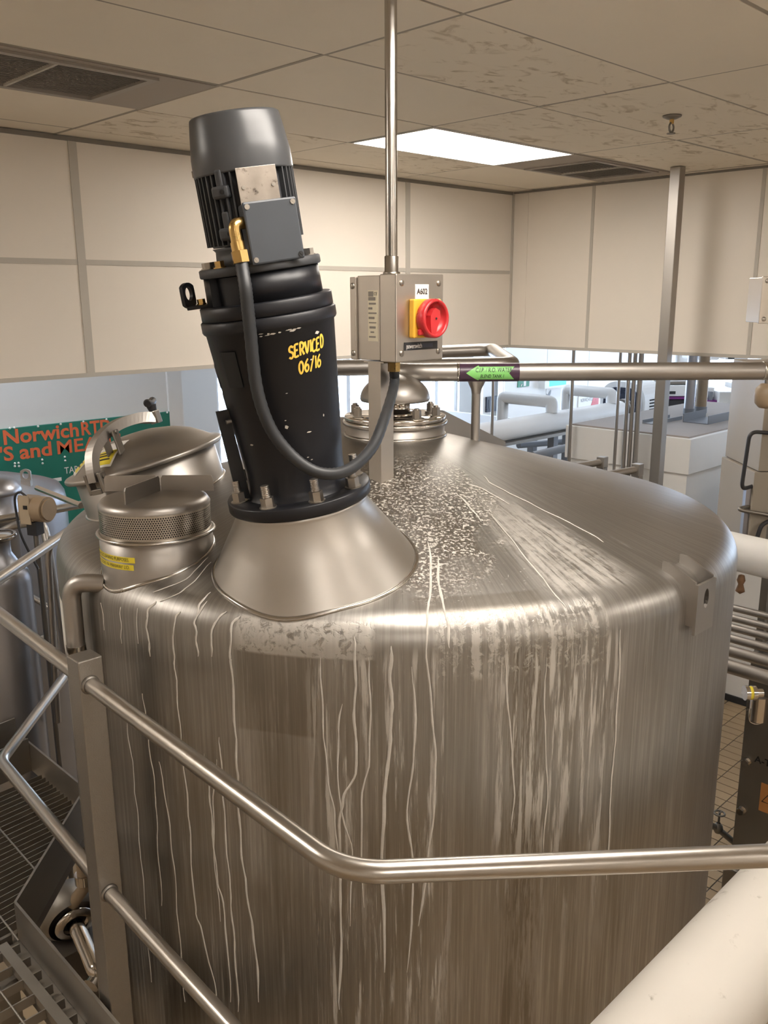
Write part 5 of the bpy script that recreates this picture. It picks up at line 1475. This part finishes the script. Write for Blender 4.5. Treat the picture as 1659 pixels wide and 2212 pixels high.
# nearer dished lid at the left edge
lc = fdist(-18, 1060, 4.0)
tC = thing('mixing_vessel', 'dished steel vessel lid at the left edge below the green board', 'tank', (lc.x, lc.y, 0))
part('lid', MB().lathe([(0.0, 0.075), (0.05, 0.072), (0.10, 0.052), (0.125, 0.020), (0.132, 0.0), (0.130, -0.012), (0.11, -0.016)], 48, T(lc)), M_bluegrey, tC)
part('body', MB().lathe([(0.115, -0.016), (0.115, -0.10), (0.125, -0.11), (0.125, -0.13), (0.10, -0.14), (0.10, -lc.z + 0.25)], 48, T(lc)), M_bluegrey, tC)
for k in range(3):
    a = 2 * PI * k / 3 + 0.4
    part('leg', MB().cyl(0.02, -0.003, 0.4, 12, T(lc.x + 0.08 * math.cos(a), lc.y + 0.08 * math.sin(a), 0)), M_steel, tC)
# small chrome-necked vessel, lower left
vc = fdist(-10, 1160, 3.55)
tD = thing('small_vessel', 'slim steel vessel with a shiny flared neck at the left edge', 'tank', (vc.x, vc.y, 0))
part('neck_rim', MB().lathe([(0.07, 0.012), (0.082, 0.014), (0.086, 0.006), (0.082, -0.004), (0.068, -0.010), (0.055, -0.02)], 48, T(vc)), M_chrome, tD)
part('neck', MB().lathe([(0.066, 0.006), (0.06, -0.01), (0.055, -0.03), (0.056, -0.07), (0.085, -0.12), (0.115, -0.155), (0.124, -0.19), (0.124, -1.9)], 48, T(vc)), M_bluegrey, tD)
part('neck_plug', MB().lathe([(0.0, 0.02), (0.05, 0.014), (0.068, 0.006)], 40, T(vc)), M_chrome, tD)
part('stand', MB().cyl(0.06, -0.003, vc.z - 1.85, 20, T(vc.x, vc.y, 0)), M_steel_dk, tD)
# tan actuator between the vessels
ac = fdist(72, 1098, 3.64)
AM = Matrix((CF(0.94, -0.34, 0), CF(0.34, 0.94, 0), Vector((0, 0, 1)))).transposed().to_4x4(); AM.translation = ac
ta = thing('valve_actuator', 'tan valve actuator box with black cable between the left-hand vessels', 'actuator', ac)
part('housing', MB().box((-0.015, 0, 0.0), (0.075, 0.07, 0.105), AM, 0.008), M_act, ta)
part('motor_cap', MB().cyl(0.055, 0.022, 0.075, 28, AM @ RY(PI / 2)).cyl(0.045, 0.075, 0.085, 28, AM @ RY(PI / 2)), M_act, ta)
part('face_plate', MB().box((-0.012, -0.038, 0.0), (0.055, 0.006, 0.125), AM, 0.002), pm('cream_plate', (0.42, 0.34, 0.24), 0.5), ta)
part('window', MB().box((-0.005, -0.042, 0.012), (0.020, 0.003, 0.016), AM), M_hole, ta)
part('bracket', MB().box((0.0, 0, -0.085), (0.05, 0.05, 0.06), AM, 0.003), M_dark, ta)
part('stem', MB().cyl(0.012, -ac.z - 0.002, -0.08, 12, AM), M_steel_dk, ta)
part('cable', MB().tube(spline([AM @ Vector((0.0, -0.03, 0.055)), AM @ Vector((-0.03, -0.035, 0.075)), AM @ Vector((-0.06, -0.035, 0.05)), AM @ Vector((-0.065, -0.03, -0.03)), AM @ Vector((-0.04, -0.04, -0.12)), AM @ Vector((0.02, -0.03, -0.26))]), 0.005, 8), M_dark, ta)
# pipework between tank and vessels
pj1 = fdist(88, 1140, 3.6)
pl1 = solo('process_pipe', MB().tube(fillet([fdist(-20, 1160, 3.86), fdist(30, 1135, 3.86), fdist(92, 1125, 3.80), fdist(103, 1175, 3.76), fdist(140, 1420, 3.74)], 0.08, 8), 0.018, 16), M_steel, 'bent steel pipe curving down between the left vessels and the tank', 'pipe')
pl2 = solo('process_pipe', MB().tube(fillet([fdist(112, 1160, 3.58), fdist(104, 1200, 3.58), fdist(125, 1560, 3.58)], 0.05, 6), 0.014, 14), M_steel, 'thin upright pipe just left of the tank shell', 'pipe')
pl3 = solo('process_pipe', MB().tube([fdist(70, 1290, 4.0), fdist(160, 1345, 3.9)], 0.014, 14), M_steel, 'thin sloping pipe low between the left vessels and the tank', 'pipe')
# dark block added in place of the dark gap seen between the vessels
dk0 = fdist(120, 1330, 4.6)
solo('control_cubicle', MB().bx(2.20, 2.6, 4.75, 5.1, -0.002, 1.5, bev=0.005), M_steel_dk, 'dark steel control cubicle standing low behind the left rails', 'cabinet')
# pump and pipe bends under the platform edge
pu = fdist(160, 1990, 3.05)
pt_ = thing('transfer_pump', 'round pump head with clamp ring low behind the railing post', 'pump', (pu.x, pu.y, 0))
PD = (CF(0.55, -0.75, -0.25)).normalized()
part('housing', MB().lathe([(0.0, -0.14), (0.10, -0.13), (0.12, -0.10), (0.12, -0.02), (0.10, 0.0)], 36, axisM(pu, PD)), M_steel_dk, pt_)
part('clamp_ring', MB().lathe([(0.05, 0.0), (0.075, 0.0), (0.082, 0.010), (0.075, 0.022), (0.05, 0.024)], 36, axisM(pu, PD)), M_chrome, pt_)
part('suction_pipe', MB().tube(fillet([pu, pu + PD * 0.26, fdist(228, 2085, 2.9), fdist(196, 2130, 2.82)], 0.07, 8), 0.032, 20), M_chrome, pt_)
dp = fdist(180, 1880, 3.05)
part('delivery_pipe', MB().tube([pu + Vector((0, 0, 0.08)), Vector((dp.x, dp.y, pu.z + 0.16)), Vector((dp.x, dp.y, dp.z + 0.25))], 0.026, 18), M_act, pt_)
part('pipe_union', MB().cyl(0.036, -0.02, 0.02, 20, T(Vector((dp.x, dp.y, pu.z + 0.20)))), M_chrome, pt_)
part('foot', MB().bx(pu.x - 0.1, pu.x + 0.1, pu.y - 0.06, pu.y + 0.12, -0.003, max(0.05, pu.z - 0.09)), M_steel_dk, pt_)

# ================================================================== THINGS IN THE HALL BEYOND
YQ = 4.75
lx0 = ony(1035, 938, YQ); lx1 = ony(1338, 886, YQ)
zq = (lx0.z + lx1.z) / 2
lag = thing('lagged_pipe', 'thick bright white lagged pipe running away behind the right of the tank', 'pipe', (lx0.x, YQ, zq))
part('lagging', MB().tube([(lx0.x - 0.3, YQ, zq), (lx0.x + 1, YQ, zq), (lx1.x, YQ, zq)], 0.094, 32), M_ins_far, lag)
xm_ = ony(1222, 900, YQ).x
part('lagging_band', MB().tube([(xm_ - 0.02, YQ, zq), (xm_ + 0.02, YQ, zq)], 0.096, 32), M_ins_far, lag)
part('end_flange', MB().cyl(0.11, 0.0, 0.025, 28, axisM((lx1.x + 0.03, YQ, zq), (1, 0, 0))).cyl(0.11, 0.04, 0.065, 28, axisM((lx1.x + 0.03, YQ, zq), (1, 0, 0))).cyl(0.07, -0.03, 0.12, 24, axisM((lx1.x + 0.03, YQ, zq), (1, 0, 0))), M_steel_dk, lag)
part('tray', MB().bx(lx0.x - 0.3, lx1.x + 0.05, YQ - 0.09, YQ + 0.09, zq - 0.125, zq - 0.098), M_galv, lag)
for px_ in (1070, 1195, 1337):
    x_ = ony(px_, 930, YQ).x
    part('support_leg', MB().bx(x_ - 0.035, x_ + 0.035, YQ - 0.035, YQ + 0.035, -0.003, zq - 0.126), M_grey, lag)
for lab, pxr, pyr, pxl, pyl in (('left of two white inverted-U pipe loops standing on the lagged pipe', 1192, 868, 1086, 862), ('right of two white inverted-U pipe loops near the dark arched cabinet', 1322, 850, 1224, 843)):
    b0 = ony(pxr, pyr, YQ); e0 = onx(pxl, pyl, b0.x)
    zt2 = b0.z
    loop = solo('pipe_loop', MB().tube(fillet([(b0.x, YQ, zq + 0.09), (b0.x, YQ, zt2), (b0.x, e0.y, zt2), (b0.x, e0.y, zq - 0.05)], 0.03, 4), 0.058, 24), M_ins_far, lab, 'pipe', 'white pipe loops')
# thin hanging rods and uprights
RODS = [(1066, 757, 945, 7.28, 0.013, 'dark thin hanger rod just right of the green arrow label'), (1236, 757, 1000, 7.0, 0.014, 'thin bright upright tube between the two white pipe loops'),
        (1336, 757, 905, 6.72, 0.012, 'thin upright tube at the flange of the lagged pipe'), (1356, 760, 1015, 6.60, 0.015, 'left of three close upright tubes beside the square post'),
        (1368, 760, 1015, 6.57, 0.015, 'middle of three close upright tubes beside the square post'), (1381, 760, 1015, 6.54, 0.019, 'right and thickest of three close upright tubes beside the square post')]
for px_, y0_, y1_, v_, r_, lab in RODS:
    p = fdist(px_ - 2, 880, v_)
    solo('upright_tube', MB().tube([(p.x, p.y, 0.0), (p.x, p.y, ZH)], r_, 14), M_steel, lab, 'tube', 'upright tubes')
# two pipe stubs ending in square blocks behind the tank rim
for px_, py_, lab in ((1377, 1014, 'pipe stub ending in a square steel block left of the square post'), (1301, 998, 'smaller pipe stub ending in a square block further behind the rim')):
    c = fdist(px_, py_, 5.2 if px_ > 1350 else 5.6)
    t = thing('rail_stub', lab, 'rail', (c.x, c.y, 0), group='rail stubs')
    part('block', MB().box((0, 0, 0), (0.055, 0.055, 0.07), T(c), 0.003), M_steel, t)
    part('tube', MB().tube([c, c - Vector((0.35, -0.12, 0.02))], 0.022, 16), M_steel, t)
    part('post', MB().bx(c.x - 0.025, c.x + 0.025, c.y - 0.025, c.y + 0.025, -0.003, c.z - 0.036), M_steel, t)
# low frame carrying pipes below the lagged pipe
pf = thing('pipe_rack', 'grey frame carrying low pipes seen below the white lagged pipe', 'rack', (fdist(1225, 950, 8.6).x, fdist(1225, 950, 8.6).y, 0))
for a, b, v0_, v1_, r_ in (((1150, 985), (1275, 955), 7.2, 7.9, 0.035), ((1120, 962), (1270, 950), 8.3, 9.0, 0.03)):
    part('pipe', MB().tube([fdist(*a, v0_), fdist(*b, v1_)], r_, 16), M_grey, pf)
for px_, v_ in ((1150, 8.8), (1225, 8.6), (1262, 9.2)):
    p = fdist(px_, 950, v_)
    part('upright', MB().bx(p.x - 0.035, p.x + 0.035, p.y - 0.035, p.y + 0.035, -0.003, p.z + 0.06), M_grey, pf)
# pale low screen wall behind the pipes
solo('low_screen', MB().bx(8.6, 8.66, 5.3, 8.0, -0.003, 1.55), M_white_paint, 'pale low screen wall behind the pipe frame', 'screen')
# white service column with a small dark display
scp = ony(1052, 870, 8.0)
sc = thing('service_column', 'white service column with a small dark display beside the far windows', 'column', (scp.x, 8.05, 0))
part('column', MB().bx(scp.x - 0.12, scp.x + 0.10, 7.98, 8.17, -0.003, ZH), M_white_paint, sc)
dsp = ony(1060, 873, 7.96)
part('display', MB().bx(dsp.x - 0.10, dsp.x + 0.13, 7.95, 7.978, dsp.z - 0.11, dsp.z + 0.11), M_navy, sc)
part('display_glass', MB().bx(dsp.x - 0.06, dsp.x + 0.10, 7.946, 7.949, dsp.z - 0.06, dsp.z + 0.07), M_tbox, sc)
# notices on the partition
YN = YP - 0.021
def notice(name, label, cat, px0, py0, px1, py1, m, th=0.012):
    a = ony(px0, py0, YN); b = ony(px1, py1, YN)
    t = thing(name, label, cat, ((a.x + b.x) / 2, YN, min(a.z, b.z)))
    part('board', MB().bx(a.x, b.x, YN - th, YN, b.z, a.z), m, t)
    return t, a, b
t, a, b = notice('exit_sign', 'small green emergency exit sign under the water pipe', 'sign', 1118, 822, 1142, 834, pm('exit_green', (0.02, 0.22, 0.12), 0.4))
part('running_figure', MB().tube([(a.x + 0.07, YN - 0.014, b.z + 0.01), (a.x + 0.10, YN - 0.014, b.z + 0.05), (a.x + 0.07, YN - 0.014, b.z + 0.03)], 0.008, 6).bx(a.x + 0.14, a.x + 0.2, YN - 0.015, YN - 0.013, b.z + 0.01, a.z - 0.02), M_wht, t)
t, a, b = notice('wall_screen', 'white boxed wall screen glowing cyan above the leaf emblem', 'screen', 1164, 815, 1211, 833, M_white_paint, 0.12)
part('screen', MB().bx(a.x + 0.12, b.x - 0.03, YN - 0.124, YN - 0.121, b.z + 0.03, a.z - 0.01), M_screen, t)
lf = ony(1187, 854, YN)
t = thing('wall_emblem', 'grey leaf emblem on the white partition wall', 'sign', lf)
for (ox, oz, ang, L) in ((0.0, 0.03, 1.0, 0.13), (-0.06, 0.0, 2.2, 0.08)):
    pl_ = []
    for k in range(16):
        u_ = 2 * PI * k / 16
        pl_.append((L * 0.5 * math.cos(u_), L * 0.2 * math.sin(u_) * (1 - 0.4 * math.cos(u_))))
    part('leaf', MB().prism(pl_, 0, 0.002, T(lf.x + ox, YN, lf.z + oz) @ RX(PI / 2) @ RZ(ang)), M_grey, t)
part('emblem_band', MB().bx(lf.x - 0.12, lf.x + 0.10, YN - 0.002, YN, lf.z - 0.12, lf.z - 0.05), M_grey, t)
t, a, b = notice('wall_notice', 'white printed notice with a red corner on the partition wall', 'sign', 1249, 852, 1292, 882, M_wht)
part('lettering', text_mb('NORWICH RTD', 0.085, lambda X, Y: Vector((a.x + 0.06 + X, YN - 0.013, (a.z * 0.62 + b.z * 0.38) + Y)), 0.0, 'LEFT', 0.6), M_prt, t)
part('red_corner', MB().prism([(0, 0), (0.26, 0), (0.26, 0.24), (0.12, 0.24)], 0, 0.003, T(b.x - 0.28, YN - 0.0125, b.z + 0.02) @ RX(PI / 2)), M_red, t)
# dark doored cabinet with arched white casing
ac_ = fdist(1392, 890, 9.6)
xa, ya = ac_.x, ac_.y
za = fdist(1380, 828, 9.6).z
ab = thing('arched_cabinet', 'tall cabinet with dark navy front and rounded white casing', 'cabinet', (xa + 0.3, ya + 0.25, 0))
Wd, Rc = 0.56, 0.20
arch = [(0, 0), (Wd, 0)] + [(Wd - Rc + Rc * math.cos(t), za - Rc + Rc * math.sin(t)) for t in [PI / 2 * k / 8 for k in range(9)]] + [(Rc + Rc * math.cos(t), za - Rc + Rc * math.sin(t)) for t in [PI / 2 + PI / 2 * k / 8 for k in range(9)]]
AMX = Matrix(((0, 0, 1, xa), (1, 0, 0, ya), (0, 1, 0, -0.003), (0, 0, 0, 1)))
part('casing', MB().prism(arch, 0.0, 0.42, AMX), M_white_paint, ab)
arch2 = [(0.05 + p[0] * (Wd - 0.1) / Wd, 0.1 + p[1] * (za - 0.16) / za) for p in arch]
part('door', MB().prism(arch2, -0.02, -0.001, AMX), M_navy, ab)
for k in range(6):
    part('vent_slot', MB().bx(xa + 0.10, xa + 0.30, ya - 0.006, ya - 0.001, za - 0.20 - 0.035 * k, za - 0.185 - 0.035 * k), M_hole, ab)
# ducts rising from the enclosure top
for px_, r_, m_, lab in ((1487, 0.044, M_bluegrey, 'shiny bluish duct pipe rising from the white enclosure'), (1512, 0.050, M_act, 'brown duct pipe rising from the white enclosure')):
    p = fdist(px_, 900, 7.7 if px_ < 1500 else 7.84)
    t = thing('duct_pipe', lab, 'duct', (p.x, p.y, ZE + 0.012))
    part('tube', MB().cyl(r_, ZE + 0.03, ZH, 24, T(p.x, p.y, 0)), m_, t)
    part('base_collar', MB().cyl(r_ + 0.005, ZE + 0.012, ZE + 0.07, 24, T(p.x, p.y, 0)), M_grey, t)
for (x0_, x1_, y0_, y1_, h, lab) in ((6.85, 7.25, 3.2, 3.42, 0.07, 'grey steel tray lying on the white enclosure'), (6.55, 7.0, 3.5, 3.62, 0.03, 'flat grey strip lying on the white enclosure behind the tray')):
    mb = MB().bx(x0_, x1_, y0_, y1_, ZE + 0.012, ZE + 0.018).bx(x0_, x1_, y0_, y0_ + 0.006, ZE + 0.018, ZE + 0.012 + h).bx(x0_, x1_, y1_ - 0.006, y1_, ZE + 0.018, ZE + 0.012 + h)
    solo('steel_tray', mb, M_grey, lab, 'tray')
# conveyor with magenta guard strip
VC = 11.0
CM = Matrix((CF(1, 0, 0), CF(0, 1, 0), Vector((0, 0, 1)))).transposed().to_4x4()
def cu(px): return (px - CX) / F_PX * VC * 1.0
def cz(py): return fdist(1500, py, VC).z
def cpx(px): return fdist(px, 860, VC).dot(RT0)
cv = thing('conveyor', 'white conveyor machine with purple guard strip and grey legs beyond the enclosure', 'conveyor', CF(cpx(1540), VC, 0))
U = cpx
part('side_cover', MB().bx(U(1420), U(1500), VC, VC + 0.5, cz(856), cz(832), CM, 0.01), M_white_paint, cv)
part('side_cover', MB().bx(U(1501), U(1545), VC + 0.05, VC + 0.5, cz(860), cz(838), CM, 0.01), M_white_paint, cv)
part('side_cover', MB().bx(U(1546), U(1660), VC - 0.1, VC + 0.5, cz(870), cz(845), CM, 0.01), M_white_paint, cv)
part('guard_strip', MB().bx(U(1420), U(1500), VC - 0.01, VC + 0.4, cz(862), cz(857), CM), M_magenta, cv)
part('guard_strip', MB().bx(U(1501), U(1660), VC - 0.05, VC + 0.4, cz(874), cz(864), CM), M_magenta, cv)
part('control_panel', MB().bx(U(1425), U(1496), VC + 0.02, VC + 0.3, cz(902), cz(863), CM, 0.01), M_dark, cv)
part('lower_tray', MB().bx(U(1420), U(1498), VC, VC + 0.4, cz(912), cz(903), CM, 0.01), M_white_paint, cv)
for a_, b_ in ((1530, 1537), (1560, 1567), (1590, 1597), (1628, 1636)):
    part('leg', MB().bx(U(a_), U(b_), VC - 0.04, VC + 0.02, -0.003, cz(846), CM), M_grey, cv)
for a_, b_ in ((1440, 1446), (1480, 1486)):
    part('leg', MB().bx(U(a_), U(b_), VC + 0.1, VC + 0.15, -0.003, cz(913), CM), M_grey, cv)
part('roller_bed', MB().bx(U(1430), U(1490), VC + 0.03, VC + 0.4, cz(831), cz(824), CM, 0.01), M_steel_dk, cv)
part('name_plate', MB().bx(U(1440), U(1458), VC - 0.008, VC - 0.001, cz(851), cz(845), CM), M_dark, cv)
part('name_plate', MB().bx(U(1600), U(1626), VC - 0.108, VC - 0.101, cz(861), cz(856), CM), M_dark, cv)
part('cross_brace', MB().bar(CM @ Vector((U(1570), VC, cz(912))), CM @ Vector((U(1630), VC, cz(895))), 0.03, 0.05), M_grey, cv)
part('table_top', MB().bx(U(1525), U(1640), VC + 0.1, VC + 0.9, cz(884), cz(880), CM), M_white_paint, cv)
ch = [(U(1555), cz(823)), (U(1585), cz(823)), (U(1608), cz(846)), (U(1628), cz(846)), (U(1628), cz(853)), (U(1600), cz(853)), (U(1575), cz(833)), (U(1555), cz(833))]
part('chute', MB().prism([(p[0], p[1]) for p in ch], -0.35, -0.12, CM @ T(0, VC, 0) @ RX(PI / 2) @ Matrix.Scale(-1, 4, (0, 0, 1)) @ Matrix.Identity(4)), M_white_paint, cv)
oc = thing('overhead_duct', 'white overhead duct just below the right bulkhead', 'duct', CF(U(1590), VC + 0.8, cz(790)))
part('duct', MB().bx(U(1535), U(1600), VC + 0.8, VC + 1.2, cz(788), cz(745), CM, 0.02), M_white_paint, oc)
part('duct_end', MB().bx(U(1605), U(1660), VC + 0.7, VC + 1.2, cz(786), cz(750), CM, 0.02), M_white_paint, oc)
part('clip', MB().bx(U(1612), U(1624), VC + 0.66, VC + 0.7, cz(784), cz(772), CM), M_dark, oc)
part('hanger', MB().bx(U(1560), U(1564), VC + 0.95, VC + 1.0, cz(745), ZH, CM).bx(U(1640), U(1644), VC + 0.95, VC + 1.0, cz(750), ZH, CM), M_steel, oc)
